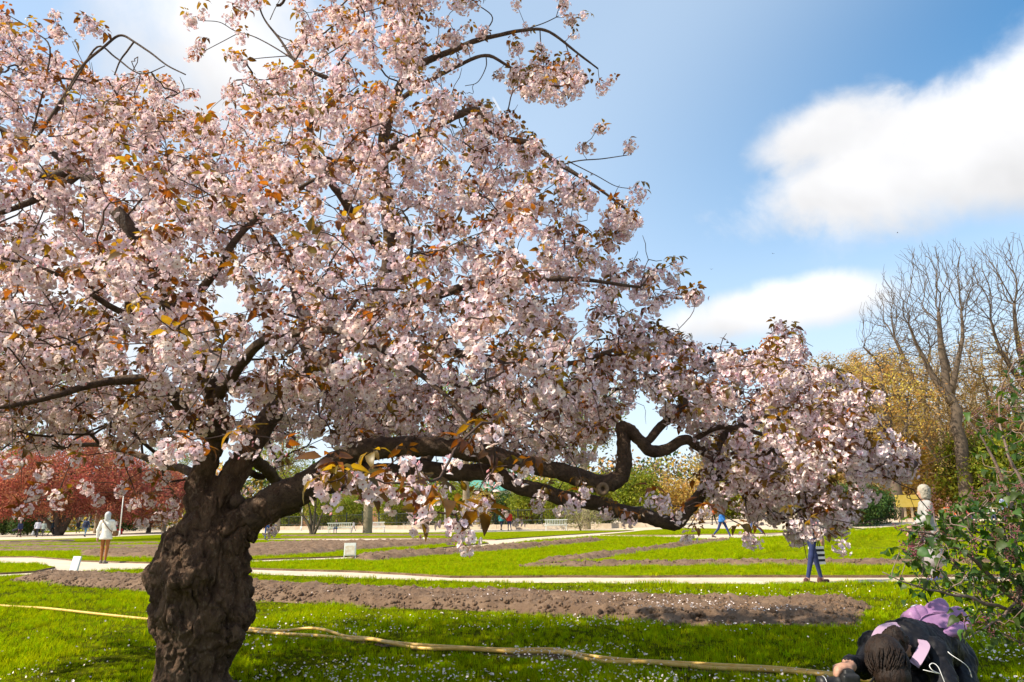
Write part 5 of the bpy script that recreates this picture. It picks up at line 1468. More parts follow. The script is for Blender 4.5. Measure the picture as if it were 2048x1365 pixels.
# ------------------------------------------------------------------ the lilac bush close by on the right
bb = np.array([2.62, 3.05, 0.0]); bb[2] = LZ
lil = tag(empty('lilac_bush', tuple(bb)), 'lilac bush with green leaves and dull purple buds beside the crouching photographer', 'bush')
M['lil_stem'] = mat('lilac_stem', (0.16, 0.11, 0.085), (0.24, 0.17, 0.14), 14, 0.8, 0.4, 60)
M['lil_leaf'] = mat('lilac_leaf', (0.04, 0.085, 0.012), (0.065, 0.115, 0.014), 9, 0.5, trans=0.42, tcol=(1.7, 1.75, 0.6), rand=0.35, spec=0.45)
M['lil_bud'] = mat('lilac_bud', (0.21, 0.07, 0.07), (0.30, 0.12, 0.105), 30, 0.7, trans=0.2, rand=0.3)
st = [
    [(None, bb[0], bb[1], 0.0, .03), (2112, 1370, 3.0, 8), (2060, 1235, 2.95, 7), (2000, 1172, 2.9, 6), (1940, 1118, 2.85, 4.5), (1880, 1075, 2.8, 3.4), (1800, 1060, 2.75, 2.2)],
    [(None, bb[0] - .03, bb[1] + .05, 0.0, .03), (2080, 1300, 3.1, 7.5), (2035, 1130, 3.05, 6.5), (2022, 1040, 3.05, 5), (2004, 950, 3.1, 4), (1965, 880, 3.1, 2.6), (1940, 840, 3.1, 1.6)],
    [(None, bb[0] + .05, bb[1], 0.0, .03), (2130, 1250, 2.9, 7), (2090, 1080, 2.85, 5.5), (2040, 960, 2.85, 4), (2012, 892, 2.85, 3), (1995, 800, 2.9, 2), (2030, 720, 2.9, 1.5)],
    [(2060, 1235, 2.95, 5), (1970, 1205, 2.75, 4), (1890, 1185, 2.65, 3), (1810, 1165, 2.6, 2), (1765, 1145, 2.6, 1.3)],
    [(2040, 1200, 2.9, 3.5), (2000, 1235, 2.75, 3), (1960, 1262, 2.65, 2), (1935, 1278, 2.6, 1.2)],
    [(2035, 1130, 3.05, 4), (1975, 1090, 3.2, 3.4), (1900, 1050, 3.3, 2.4), (1850, 1020, 3.3, 1.6)],
    [(2022, 1040, 3.05, 3.5), (2060, 940, 3.1, 3), (2080, 840, 3.15, 2.4), (2060, 760, 3.15, 1.8), (2045, 700, 3.15, 1.2)],
    [(None, bb[0] + .1, bb[1] + .1, 0.0, .03), (2200, 1300, 3.2, 8), (2200, 1050, 3.2, 6), (2180, 850, 3.2, 4), (2130, 700, 3.2, 2)],
]
mv, mq, off, sk, skl = [], [], 0, [], []
for l in st:
    A_ = np.array([[a[1], a[2], a[3], a[4]] if a[0] is None else [*W(a[0], a[1], a[2]), a[3] * pxm(a[2]) * .8] for a in l])
    A_ = spline(A_, 7); A_[:, :3] += np.column_stack([pnoise(A_[:, :3] * 9 + 5 * i) for i in range(3)]) * .012
    V_, Q_ = tube(A_[:, :3], A_[:, 3], 8)
    mv.append(V_); mq += [tuple(int(i) + off for i in f) for f in Q_]; off += len(V_)
    for a in A_[6:]: sk.append(a[:3]); skl.append(.4 * np.linalg.norm(a[:3] - bb))
obj('stems', mesh('stems', np.concatenate(mv), mq, M['lil_stem'], True), lil)
lpoly = np.array([(1765, 1145), (1800, 1075), (1850, 1025), (1900, 1015), (1945, 965), (1962, 890), (1935, 845), (1960, 820), (1995, 790), (2020, 700), (2160, 640), (2260, 900), (2260, 1300), (2060, 1300), (1990, 1285), (1940, 1260), (1890, 1205), (1830, 1190), (1770, 1165)], float)
pts = []
while len(pts) < 640:
    p = np.array([RNG.uniform(1760, 2260), RNG.uniform(640, 1300)])
    if not inside(p[None], lpoly)[0]: continue
    wt = np.clip((p[0] - 1640) / 330, .3, 1) * (0.36 + 0.64 * float(sstep(930, 1060, p[1]))) * (1.0 if p[1] < 1200 else .6)
    if RNG.uniform() > wt: continue
    pts.append(W(p[0], p[1], RNG.uniform(2.55, 3.35)))
pts = np.array(pts)
A_, par_ = branch_net(np.array(sk), np.array(skl), pts, .3)
V_, Q_, wg_ = net_tubes(A_, par_, len(sk), .0016, .42, .008, 3, .004)
tag(obj('twigs', mesh('twigs', V_, Q_, M['lil_stem'], True), lil), kind='stuff')


def lleaf(seed):
    r = np.random.default_rng(seed); V_, F_ = [], []
    L, wd = .052, .02
    for t, ww in ((0, .05), (.12, .8), (.3, 1.0), (.55, .78), (.8, .36), (1.0, .02)):
        x = L * (t + .18); z = -.018 * t * t * (1 + .6 * r.normal())
        V_ += [(x, -wd * ww, z + .007 * ww), (x, 0, z), (x, wd * ww, z + .007 * ww)]
    for j in range(5):
        b = j * 3; F_ += [(b, b + 1, b + 4, b + 3), (b + 1, b + 2, b + 5, b + 4)]
    V_ += [(0, -.0008, 0), (0, .0008, 0), (L * .2, .0008, 0), (L * .2, -.0008, 0)]; F_.append((18, 19, 20, 21))
    return mesh('leaf', V_, F_, M['lil_leaf'], True)


LLM = [lleaf(i) for i in range(3)]
LPs, LR, LS = [], [], []
for p in pts:
    b = RNG.uniform(0, 6.28)
    for j in range(RNG.integers(2, 6)):
        LPs.append(p + RNG.normal(size=3) * .018); LR.append((RNG.normal() * .5, RNG.uniform(-.4, .9), b + j * 1.9 + RNG.normal() * .3)); LS.append(RNG.uniform(.4, .9))
LPs, LR, LS = np.array(LPs), np.array(LR), np.array(LS)
d_ = LPs - CAM; dep = d_ @ FW; ux, uy = 1024 + F * (d_ @ RT) / dep, 682.5 - F * (d_ @ UP) / dep
o_ = np.argsort(-(LS / dep) * ((ux < 2048) & (uy < 1365)))
for j in o_[:300]:
    o = bpy.data.objects.new('leaf', LLM[j % 3]); COL.objects.link(o); o.location = LPs[j]; o.rotation_euler = LR[j]; o.scale = (LS[j],) * 3; adopt(o, lil)
j = o_[300:]
scatter('leaves', LPs[j], LR[j], LS[j], j % 3, [proto('lilac_leaf_pattern', me) for me in LLM], lil)


def panicle(seed):
    r = np.random.default_rng(seed); V_, F_ = [], []
    for i in range(34):
        t = r.uniform(); a = r.uniform(0, 6.28); rad = .022 * (1 - t * .8) * r.uniform(.4, 1)
        c = np.array([rad * math.cos(a), rad * math.sin(a), .075 * t]); s_ = .0026 * r.uniform(.6, 1.3); k = len(V_)
        V_ += [tuple(c + np.array(o) * s_) for o in ((1, 0, 0), (-1, 0, 0), (0, 1, 0), (0, -1, 0), (0, 0, 1.3), (0, 0, -1.3))]
        F_ += [tuple(k + q for q in f) for f in ((0, 2, 4), (2, 1, 4), (1, 3, 4), (3, 0, 4), (2, 0, 5), (1, 2, 5), (3, 1, 5), (0, 3, 5))]
    return mesh('flower_bud_spike', V_, F_, M['lil_bud'])


PM = [panicle(i) for i in range(3)]
sel = RNG.choice(len(pts), 240, replace=False)
for j in sel:
    o = bpy.data.objects.new('bud_spike', PM[j % 3]); COL.objects.link(o)
    o.location = pts[j] + RNG.normal(size=3) * .012; o.rotation_euler = (RNG.normal() * .6, RNG.normal() * .6, RNG.uniform(0, 6.28)); o.scale = (RNG.uniform(.6, 1.15),) * 3; adopt(o, lil)
# ------------------------------------------------------------------ people
skin = mat('skin', (0.38, 0.20, 0.13), (0.44, 0.25, 0.17), 20, 0.6)
_cm = {}


def cloth(c, rough=0.85):
    k = tuple(round(x, 3) for x in c)
    if k not in _cm:
        _cm[k] = mat('cloth', c, tuple(x * 0.82 for x in c), 14, rough, 0.3, 60, bdist=0.01)
    return _cm[k]


def rotx(v, a):
    return np.array([v[0], v[1] * math.cos(a) - v[2] * math.sin(a), v[1] * math.sin(a) + v[2] * math.cos(a)])


def person(loc, rz, label, h=1.7, top=(.5, .5, .5), legs=(.05, .06, .1), hair=(.05, .03, .02), shoes=(.04, .03, .03), step=0.0, knee=0.15, arms=(0.1, -0.1), elbow=(.25, .25), hem=.86, sit=False, lean=0.0, vox=.022, bob=0.0, group=None, bare_ankle=False, narrow=1.0, hood=False, spread=0.0, skirt=None):
    """faces +Y in its own frame; one continuous body, with clothes, hair and shoes as parts"""
    s = h / 1.7
    e = tag(empty('person', tuple(loc), rz), label, 'person', group)
    hipz = .93 if not sit else .5
    PZ = hipz + .03
    prims, shoe_p, top_p, tro = [], [], [], []
    ank = []
    for sd, a in ((-1, step), (1, -step)):
        hip = np.array([sd * .085, 0, hipz])
        if sit:
            kn = hip + np.array([sd * .02, .42, 0.0]); an = kn + np.array([0, .02, -.42])
        else:
            k = knee if a < 0 else .04
            kn = hip + rotx([sd * spread, 0, -.43], a); an = kn + rotx([sd * spread, 0, -.42], a - k)
        toe = an + rotx([sd * .02, .15, -.045], min(0, a) * .6)
        prims += [('c', hip, kn, .082 * narrow, .055 * narrow, None, 1), ('c', kn, an, .055 * narrow, .036 * narrow, None, 1 if not bare_ankle else 1)]
        prims.append(('c', an, an + [0, 0, -.03], .036, .036, None, 0))
        shoe_p += [('c', an + [0, -.04, -.045], toe, .042, .034, (1, 1, .8), 0), ('c', an + [0, -.035, -.01], an + [0, -.03, -.05], .042, .045, None, 0)]
        ank.append(an[2])
    zoff = -min(ank) + .075
    if lean:
        up = lambda v: np.array([0, 0, PZ]) + rotx(np.asarray(v, float) - [0, 0, PZ], -lean)
    else:
        up = lambda v: np.asarray(v, float)
    o = PZ - .96
    chest, neck, head = up([0, 0, 1.27 + o]), up([0, -.01, 1.45 + o]), up([0, .015, 1.585 + o])
    tr = [('c', [0, 0, PZ - .02], up([0, 0, 1.10 + o]), .115, .105, (1.28, .95, 1), 2), ('c', up([0, 0, 1.10 + o]), chest, .11, .125, (1.25, .9, 1), 2), ('c', up([-.13, 0, 1.385 + o]), up([.13, 0, 1.385 + o]), .062, .062, None, 2)]
    prims += tr; top_p += tr
    for sd, a, el in ((-1, arms[0], elbow[0]), (1, arms[1], elbow[1])):
        sh = up([sd * .185, 0, 1.38 + o]); eb = sh + rotx([sd * .06, 0, -.27], a + lean * .0); wr = eb + rotx([sd * .005 - sd * .05 * el, 0, -.24], a + el); 
        hd = wr + (wr - eb) / .25 * .085
        ar = [('c', sh, eb, .053, .042, None, 2), ('c', eb, wr, .042, .031, None, 2)]
        prims += ar; top_p += ar
        dirw = (wr - eb) / np.linalg.norm(wr - eb)
        prims.append(('c', wr, wr + dirw * .07, .026, .036, (.7, 1, 1), 0))
        for fi in range(4):
            b_ = wr + dirw * .09 + np.array([0, (fi - 1.5) * .017, 0]); prims.append(('c', b_, b_ + dirw * (.06 + .01 * (fi in (1, 2))) + [-sd * .012, .01, 0], .0115, .009, None, 0))
        prims.append(('c', wr + dirw * .03 + [0, .03, 0], wr + dirw * .08 + [-sd * .01, .05, 0], .013, .01, None, 0))
    prims += [('c', neck - [0, 0, .03], head - [0, .0, .07], .052, .05, None, 0), ('c', head + [0, -.005, .03], head + [0, .012, -.05], .092, .066, (.84, 1, 1.05), 0), ('c', head + [0, .09, -.005], head + [0, .112, -.035], .012, .016, None, 0)]
    for sd in (-1, 1): prims.append(('c', head + [sd * .078, -.005, .01], head + [sd * .08, -.01, -.03], .014, .01, None, 0))

    def add(name, pr_, mats, v, grow=0.0, blend=.03, extra=None):
        V_, Q_, T_ = implicit(pr_, v, blend, grow, extra)
        if name == 'hair' and bob: V_ = V_ + (fbm(V_ * 38, 3) * .011)[:, None] * np.array([1, 1, .6])
        V_ = (V_ + [0, 0, zoff]) * s
        return obj(name, mesh(name, V_, Q_, mats, True, np.clip(T_, 0, len(mats) - 1)), e, True)
    add('body', prims, [skin, cloth(legs), cloth(top)], vox)
    fl = .045 if hem < .86 else .02
    coat = list(top_p)
    if not sit: coat.append(('c', up([0, 0, 1.05 + o]), [0, 0, hem + fl + (PZ - .96)], .12, .118 + fl, (1.2, 1, 1), 2))

    def cut(X, f): return np.maximum(f, (hem + o) - X[..., 2])
    add('top', coat, [cloth(top)], vox, .014, .03, None if sit else cut)
    if skirt: add('skirt', [('c', [0, 0, PZ], [0, 0, skirt[1]], .13, .2, (1.2, 1, 1), 0)], [cloth(skirt[0])], vox)
    hr = [('c', head + [0, -.022, .045], head + [0, -.03, -.03], .094, .086, (.9, 1, 1), 0)]
    if hood: hr.append(('c', head + [0, -.045, .02], head + [0, -.04, -.10], .09, .085, None, 0))
    if bob: hr.append(('c', head + [0, -.03, .06], head + [0, -.035, -.04], .095 + bob, .085 + bob, None, 0))
    add('hair', hr, [mat('hair', hair, tuple(x * .75 for x in hair), 40, .7, .6, 70, bdist=.02)], min(vox, .015), .006, .02, lambda X, f: np.maximum(f, -(np.linalg.norm((X - (head + [0, .135, -.045])) / np.array([.8, 1, 1.15]), axis=-1) - .098)))
    add('shoes', shoe_p, [cloth(shoes)], vox * .8, .004, .02)
    e['_z'] = zoff
    del e['_z']
    return e


def at(px, py): p = G(px, py); p[2] += 0.0; return p


# woman in white, seen from behind on the path
pw = at(206, 1127.5)
e = person(pw, .12, 'person in white jumper and rust trousers seen from behind on the gravel path', 1.64, (.80, .76, .66), (.33, .125, .035), (.55, .56, .55), (.2, .17, .14), .06, .1, (-.25, .1), (.2, .9), .80, vox=.016, hood=True)
sb = MB(); P_ = spline(np.array([(-.13, -.05, 1.405), (-.10, -.13, 1.36), (0.02, -.155, 1.22), (.14, -.13, 1.08), (.19, -.02, 1.0)]), 5); sb.tube(P_, .014, 6); sb.build('strap', cloth((.22, .11, .05)), e, True, True)
hb = tag(empty('shoulder_bag', (pw[0] + .24, pw[1] + .12, pw[2] + .95)), 'small brown shoulder bag worn by the person in white', 'bag')
V_, Q_, _ = implicit([('b', (0, 0, 0), (.05, .11, .09), .03, None, 0), ('b', (.045, 0, .03), (.02, .1, .05), .015, None, 0)], .01, .01); obj('pouch', mesh('pouch', V_, Q_, cloth((.24, .12, .05)), True), hb, True)

# jeans, most of the body behind blossom
pj = at(1632, 1168); 
e = person(pj, -1.25, 'person in tight blue jeans and flat shoes behind the hanging blossom', 1.70, (.10, .10, .13), (.022, .032, .10), (.12, .07, .04), (.08, .03, .03), .26, .06, (.3, .0), (1.3, .1), .92, vox=.013, narrow=.9, bare_ankle=True)
tb_ = tag(empty('striped_bag', (pj[0] + .16, pj[1] + .22, pj[2] + .33), .2), 'black and white striped tote bag held beside the blue jeans', 'bag')
sm = [cloth((.78, .76, .74)), cloth((.02, .02, .02))]
for i in range(7):
    mb = MB(); mb.box((0, 0, .02 + i * .045), (.27 - .004 * (i % 2), .09 - .004 * (i % 2), .045), 0); mb.build('stripe', sm[i % 2], tb_, local=True)
for x in (-.06, .06):
    mb = MB(); mb.tube(spline(np.array([(x, -.03, .31), (x * .8, -.02, .48), (x * .5, 0, .56), (x * .8, .02, .48), (x, .03, .31)]), 4), .008, 6); mb.build('handle', sm[1], tb_, True, True)

# white-haired woman behind the lilac
pl_ = at(1873, 1163)
e = person(pl_, 1.35, 'white-haired person in a pale jacket standing behind the lilac bush', 1.70, (.36, .345, .32), (.30, .28, .28), (.42, .37, .29), (.05, .07, .25), .10, .1, (.35, .2), (.7, .5), .80, vox=.013, bob=.008, skirt=((.34, .31, .32), .42))
bg_ = tag(empty('handbag', (pl_[0] - .30, pl_[1] - .02, pl_[2] + .62)), 'dark maroon handbag carried by the white-haired person', 'bag')
V_, Q_, _ = implicit([('b', (0, 0, 0), (.13, .06, .15), .04, None, 0), ('c', (0, 0, -.05), (0, 0, -.1), .1, .1, (1.2, .7, 1), 0)], .012, .02); obj('pouch', mesh('pouch', V_, Q_, cloth((.13, .03, .04)), True), bg_, True)
mb = MB(); mb.tube(spline(np.array([(-.09, 0, .12), (-.06, 0, .26), (0.02, 0, .32), (.08, 0, .26), (.09, 0, .12)]), 4), .01, 6); mb.build('handle', cloth((.1, .03, .03)), bg_, True, True)

# walkers further away
far = [
    ((1447, 1078), -2.3, 'walking man in a bright blue top and jeans on the thin path', 1.76, (.03, .16, .48), (.03, .05, .16), (.06, .04, .03), .42, None),
    ((1509, 1071), 1.2, 'walking person in a navy jacket and jeans beside the man in blue', 1.74, (.04, .05, .10), (.06, .10, .25), (.05, .03, .02), .3, None),
    ((1428, 1050), 0.4, 'standing person in black trousers and orange top far behind the man in blue', 1.72, (.55, .12, .03), (.015, .015, .015), (.05, .03, .02), .15, None),
    ((38, 1075), -2.0, 'walking person in navy with a dark bag on the far gravel', 1.62, (.03, .04, .10), (.06, .02, .03), (.3, .26, .22), .12, None),
    ((73, 1075), .3, 'person in a pale shirt and dark trousers beside the grey cardigan', 1.74, (.60, .58, .64), (.02, .02, .03), (.05, .03, .02), .25, None),
    ((85, 1073.5), .3, 'person in a grey green cardigan beside the pale shirt', 1.6, (.36, .42, .38), (.05, .05, .05), (.45, .36, .25), .3, None),
    ((103, 1072), -1.2, 'person in dark clothes and cap walking by the red tree', 1.75, (.02, .035, .05), (.02, .02, .025), (.02, .02, .04), .28, None),
    ((155, 1067), .8, 'person in a black jacket under the red tree', 1.72, (.025, .025, .035), (.02, .03, .03), (.12, .07, .04), .3, None),
    ((170, 1074), .1, 'person in a navy jumper with backpack and faded jeans on the far gravel', 1.78, (.03, .05, .13), (.10, .20, .28), (.03, .02, .02), .22, None),
    ((232, 1066), -1.0, 'person in a magenta coat with grey backpack near the red suitcase', 1.66, (.25, .015, .10), (.10, .10, .12), (.14, .07, .04), .12, None),
    ((533, 1079), .6, 'person in blue overalls on the lawn behind the fork of the cherry', 1.72, (.04, .10, .30), (.03, .08, .26), (.05, .03, .02), .1, None),
    ((707, 1063), 1.1, 'small child in white shirt and jeans walking by the thick plane trunk', 1.05, (.66, .66, .64), (.05, .08, .2), (.05, .03, .02), .3, None),
    ((1019, 1062), .2, 'person in a red jacket under the low limb', 1.72, (.50, .04, .02), (.03, .04, .10), (.05, .03, .02), .2, None),
    ((1003, 1061), -.4, 'person in a teal jacket next to the red jacket', 1.66, (.03, .22, .22), (.03, .03, .05), (.1, .06, .03), .2, None),
]
for (p_, rz_, lb_, h_, t_, l_, hr_, st_, g_) in far:
    person(at(*p_), rz_, lb_, h_, t_, l_, hr_, (.05, .04, .04), st_, .35, (-st_ * .8, st_ * .8), (.3, .3), .84, vox=.028)
# things they carry
p = at(235, 1069.5); sc_ = tag(empty('suitcase', tuple(p), .4), 'bright red suitcase lying on the gravel beside the magenta coat', 'suitcase')
V_, Q_, _ = implicit([('b', (0, 0, .34), (.48, .26, .30), .09, None, 0)], .03, .02); obj('shell', mesh('shell', V_, Q_, cloth((.62, .03, .02), .5), True), sc_, True)
mb = MB(); mb.tube(spline(np.array([(-.14, 0, .62), (-.1, 0, .72), (.1, 0, .72), (.14, 0, .62)]), 4), .02, 6); mb.build('handle', cloth((.05, .02, .02)), sc_, True, True)
for (p_, dx, dy, c_, lb_) in (((232, 1066), .1, -.2, (.42, .42, .46), 'grey backpack on the magenta coat'), ((170, 1074), .02, -.17, (.02, .025, .05), 'dark backpack on the navy jumper')):
    q = at(*p_); bpk = tag(empty('backpack', (q[0] + dx, q[1] + dy, q[2] + 1.2)), lb_, 'backpack')
    V_, Q_, _ = implicit([('b', (0, 0, 0), (.16, .09, .23), .07, None, 0), ('b', (0, -.08, -.06), (.12, .05, .12), .04, None, 0)], .022, .02); obj('pack', mesh('pack', V_, Q_, cloth(c_), True), bpk, True)
q = at(38, 1075); bgk = tag(empty('carry_bag', (q[0] - .5, q[1] + .02, q[2] + .78)), 'dark bag swinging from the walker in navy', 'bag')
V_, Q_, _ = implicit([('c', (-.2, 0, -.1), (.2, 0, .06), .13, .12, (1, .6, 1), 0)], .025, .02); obj('pouch', mesh('pouch', V_, Q_, cloth((.02, .02, .03)), True), bgk, True)
mb = MB(); mb.tube([(.15, 0, .12), (.25, 0, .2), (.3, 0, .12)], .012, 5); mb.build('handle', cloth((.02, .02, .03)), bgk, True, True)
q = at(66, 1075); bgk = tag(empty('carry_bag', (q[0] - .05, q[1], q[2] + .42)), 'pale plastic bag carried next to the pale shirt', 'bag')
V_, Q_, _ = implicit([('c', (0, 0, -.12), (0, 0, .1), .17, .1, (1, .7, 1), 0)], .025, .02); obj('pouch', mesh('pouch', V_, Q_, cloth((.4, .4, .4)), True), bgk, True)
mb = MB(); mb.tube([(-.06, 0, .16), (0, 0, .36), (.06, 0, .16)], .01, 5); mb.build('handle', cloth((.4, .4, .4)), bgk, True, True)
# sitters
person(b1 + np.array([-.35, -.02, 0]), math.pi, 'reader in a black top and jeans sitting on the white slatted bench', 1.66, (.02, .02, .03), (.05, .09, .22), (.06, .03, .02), sit=True, arms=(.7, .7), elbow=(.9, .9), hem=.5, vox=.028)
person(b3 + np.array([.25, .02, 0]), math.radians(200), 'dark-haired person in grey sitting on the wooden slatted bench', 1.7, (.12, .12, .13), (.05, .05, .07), (.03, .02, .02), sit=True, arms=(.5, .5), elbow=(.6, .6), hem=.5, vox=.028)
pb4 = W(1912, 1030, 44); pb4[2] = gz(pb4[0], pb4[1]); bench(pb4 + np.array([.8, 0, 0]), math.pi, 'bench of weathered slats behind the lilac bush with seated people', 'slat', 'slat', 3.6)
for i, (dx_, c_, lb_) in enumerate([(-.45, (.62, .10, .02), 'person in an orange top sitting on the long bench behind the lilac'), (.75, (.55, .02, .04), 'person in a crimson top sitting on the long bench behind the lilac'), (1.9, (.62, .62, .62), 'person in a pale top sitting on the long bench behind the lilac')]):
    person(pb4 + np.array([dx_, -.02, 0]), math.pi, lb_, 1.68, c_, (.05, .06, .12), (.06, .04, .03), sit=True, arms=(.5, .5), elbow=(.6, .6), hem=.5, vox=.028)
pz = W(2010, 1030, 40); pz[2] = gz(pz[0], pz[1])
person(pz, .5, 'person in a light blue top standing behind the lilac bush', 1.7, (.36, .42, .62), (.04, .04, .06), (.05, .03, .02), vox=.028)

# ------------------------------------------------------------------ the photographer bent over in the grass
black = mat('black_jacket', (0.004, 0.004, 0.006), (0.007, 0.007, 0.010), 18, 0.6, 0.3, 40, bdist=0.012, spec=0.22)
hand_skin = mat('hand_skin', (0.40, 0.21, 0.14), (0.46, 0.26, 0.18), 30, 0.55)
def WK(x, y, d): return W(x, y, d * 1.22)


Hd, Nk = WK(1776, 1328, 3.50), WK(1796, 1296, 3.66)
ShR, ShL = WK(1752, 1292, 3.74), WK(1866, 1308, 3.68)
Ub, Mb_, Pe = WK(1812, 1283, 3.80), WK(1852, 1292, 3.98), WK(1884, 1338, 4.16)
Pe = np.array([Pe[0], Pe[1], 0.36])
Hand = WK(1692, 1340, 3.42); ElR = WK(1727, 1335, 3.66)
ElL = WK(1905, 1395, 3.52); HandL = WK(1735, 1400, 3.38)
fwd = np.array([Hd[0] - Pe[0], Hd[1] - Pe[1], 0]); fwd /= np.linalg.norm(fwd); sdv = np.array([-fwd[1], fwd[0], 0])
pg = tag(empty('person', (Pe[0], Pe[1], LZ)), 'photographer in a black jacket kneeling bent over in the grass, dark hair in a bun', 'person')
pr = [('c', Ub, Mb_, .15, .155, (1.05, 1, .82), 1), ('c', Mb_, Pe + [0, 0, .03], .155, .16, (1.1, 1, .9), 1), ('c', ShR, ShL, .085, .085, None, 1), ('c', Ub, Nk, .10, .055, None, 1), ('c', Nk, Hd + [0, 0, .03], .055, .06, None, 0),
      ('c', ShR, ElR, .068, .055, None, 1), ('c', ElR, Hand + np.array([.045, .06, .02]), .055, .036, None, 1), ('c', ShL, ElL, .07, .058, None, 1), ('c', ElL, HandL, .055, .036, None, 1),
      ('c', Hd + [0, .02, .03], Hd + [-.01, -.02, -.05], .098, .075, (.9, 1, 1), 0), ('c', Hd + [-.02, -.05, -.075], Hd + [-.025, -.065, -.10], .016, .014, None, 0)]
for sd in (-1, 1):
    hp = Pe + sdv * sd * .1; kn = hp + fwd * .36 + sdv * sd * .07; kn[2] = LZ + .07; an = hp - fwd * .06 + sdv * sd * .02; an[2] = LZ + .06
    pr += [('c', hp, kn, .10, .068, None, 1), ('c', kn, an, .062, .045, None, 1), ('c', an, an - fwd * .16 + [0, 0, -.02], .045, .035, None, 1)]
# hand over the camera: palm and five fingers
hb_ = Hand + np.array([.03, .03, .012])
pr.append(('c', hb_, Hand + np.array([-.005, 0, .012]), .030, .032, (1, 1, .7), 0))
for i in range(4):
    k0 = Hand + np.array([-.012 - .004 * i, .03 - .02 * i, .012]); k1 = k0 + np.array([-.03, -.008, -.006]); k2 = k1 + np.array([-.014, -.004, -.028])
    pr += [('c', k0, k1, .0125, .011, None, 0), ('c', k1, k2, .011, .0095, None, 0)]
pr += [('c', hb_ + [-.01, -.03, -.005], Hand + np.array([.012, -.05, -.025]), .014, .012, None, 0), ('c', Hand + np.array([.012, -.05, -.025]), Hand + np.array([-.01, -.055, -.045]), .012, .01, None, 0)]
V_, Q_, T_ = implicit(pr, .0085, .022)
nzz = fbm(V_ * np.array([14, 14, 9]), 3)
md_ = mesh('body', V_, Q_, [hand_skin, black], True, np.clip(T_, 0, 1))
nr = np.zeros(len(V_) * 3, dtype=np.float32); md_.vertices.foreach_get('normal', nr)
isj = np.zeros(len(V_)); isj[Q_[T_ == 1].ravel()] = 1
md_.vertices.foreach_set('co', (V_ + nr.reshape(-1, 3) * ((nzz * .012 + .010 * (1 - np.abs(fbm(V_ * np.array([16, 7, 11]) + 3, 2))) ** 2) * isj)[:, None]).astype(np.float32).ravel()); md_.update()
obj('body', md_, pg)
hair_m = mat('brown_hair', (0.011, 0.006, 0.004), (0.022, 0.011, 0.006), 60, 0.55, 0.8, 90, bdist=0.01, spec=0.25, stretch=(1, 1, .3))
V_, Q_, _ = implicit([('c', Hd + [0, .025, .045], Hd + [.0, -.025, -.06], .105, .1, (.94, 1, 1), 0), ('c', Hd + [.03, .05, .02], Hd + [.02, .06, -.04], .085, .06, None, 0)], .0085, .03, 0, lambda X, f: np.maximum(f, -(np.linalg.norm(X - (Hd + [-.05, -.06, -.22]), axis=-1) - .075)))
V_ = V_ + (fbm(V_ * np.array([60, 60, 14]), 2) * .004)[:, None]
obj('hair', mesh('hair', V_, Q_, hair_m, True), pg)
sv, sf, so = [], [], 0
rh = np.random.default_rng(21)
endd = np.array([.105, .10, .105]) / np.linalg.norm([.105, .10, .105])
for i in range(520):                         # combed strands towards the bun
    d0 = rh.normal(size=3); d0 /= np.linalg.norm(d0)
    if d0 @ endd > .9 or d0[2] < -.75: continue
    pth = []
    for t_ in np.linspace(0, .86, 8):
        v_ = d0 * (1 - t_) + endd * t_; v_ /= np.linalg.norm(v_)
        pth.append(Hd + [0, .008, .0] + v_ * np.array([.108, .118, .122]) * (1.0 + .03 * rh.normal() * .4))
    v1, q1 = tube(pth, np.linspace(.0032, .0024, 8), 4); sv.append(v1); sf += [tuple(k + so for k in q) for q in q1]; so += len(v1)
obj('hair_strands', mesh('hair_strands', np.concatenate(sv), sf, hair_m, True), pg)
Bn = Hd + np.array([.105, .10, .105])
V_, Q_, _ = implicit([('c', Bn + [-.025, 0, 0], Bn + [.03, .01, 0], .05, .048, None, 0), ('c', Bn + [0, 0, .03], Bn + [.02, 0, -.03], .045, .04, None, 0), ('c', Hd + [.05, .05, .07], Bn, .04, .04, None, 0)], .008, .02)
V_ = V_ + RNG.normal(size=V_.shape) * .0015 + (fbm(V_ * 35, 3) * .009)[:, None]
obj('hair_bun', mesh('hair_bun', V_, Q_, hair_m, True), pg)
hbm = mat('red_band', (0.42, 0.02, 0.025), None, rough=0.4)
P_ = spline(np.array([Hd + [-.085, .02, .05], Hd + [-.06, .06, .10], Hd + [-.005, .09, .128], Hd + [.05, .10, .12], Hd + [.09, .08, .07]]), 6)
V_, Q_ = tube(P_, .008, 8); obj('hair_band', mesh('hair_band', V_, Q_, hbm, True), pg)
# backpack on the back
violet = mat('violet_leather', (0.25, 0.125, 0.26), (0.31, 0.16, 0.31), 10, 0.5, 0.35, 60, bdist=0.006, spec=0.4)
Bc = WK(1862, 1254, 4.02); Bc2 = WK(1897, 1272, 4.0)
bp = tag(empty('backpack', tuple(Bc)), 'soft lilac backpack with flap pockets on the back of the photographer', 'backpack')
rb = np.array((Matrix.Rotation(-.30, 3, 'Y') @ Matrix.Rotation(-.45, 3, 'X')))
sag = lambda X, f: f + .006 * fbm(X * 9, 2)
def bagpart(nm, c, hs, r, mt=violet, rr_=rb):
    V_, Q_, _ = implicit([('b', c, hs, r, rr_, 0)], .009, .01)
    V_ = V_ + (fbm(V_ * 13, 3) * .006)[:, None]
    return obj(nm, mesh(nm, V_, Q_, mt, True), bp)
loc_ = lambda x, y, z: Bc + rb @ np.array([x, y, z])
bagpart('main_compartment', loc_(0, 0, 0), (.155, .125, .105), .085)
bagpart('back_panel', loc_(0, -.02, -.085), (.165, .13, .03), .026)
bagpart('top_pocket', loc_(-.03, .05, .085), (.09, .07, .055), .045)
bagpart('front_pocket', loc_(-.07, -.07, .065), (.075, .055, .06), .048)
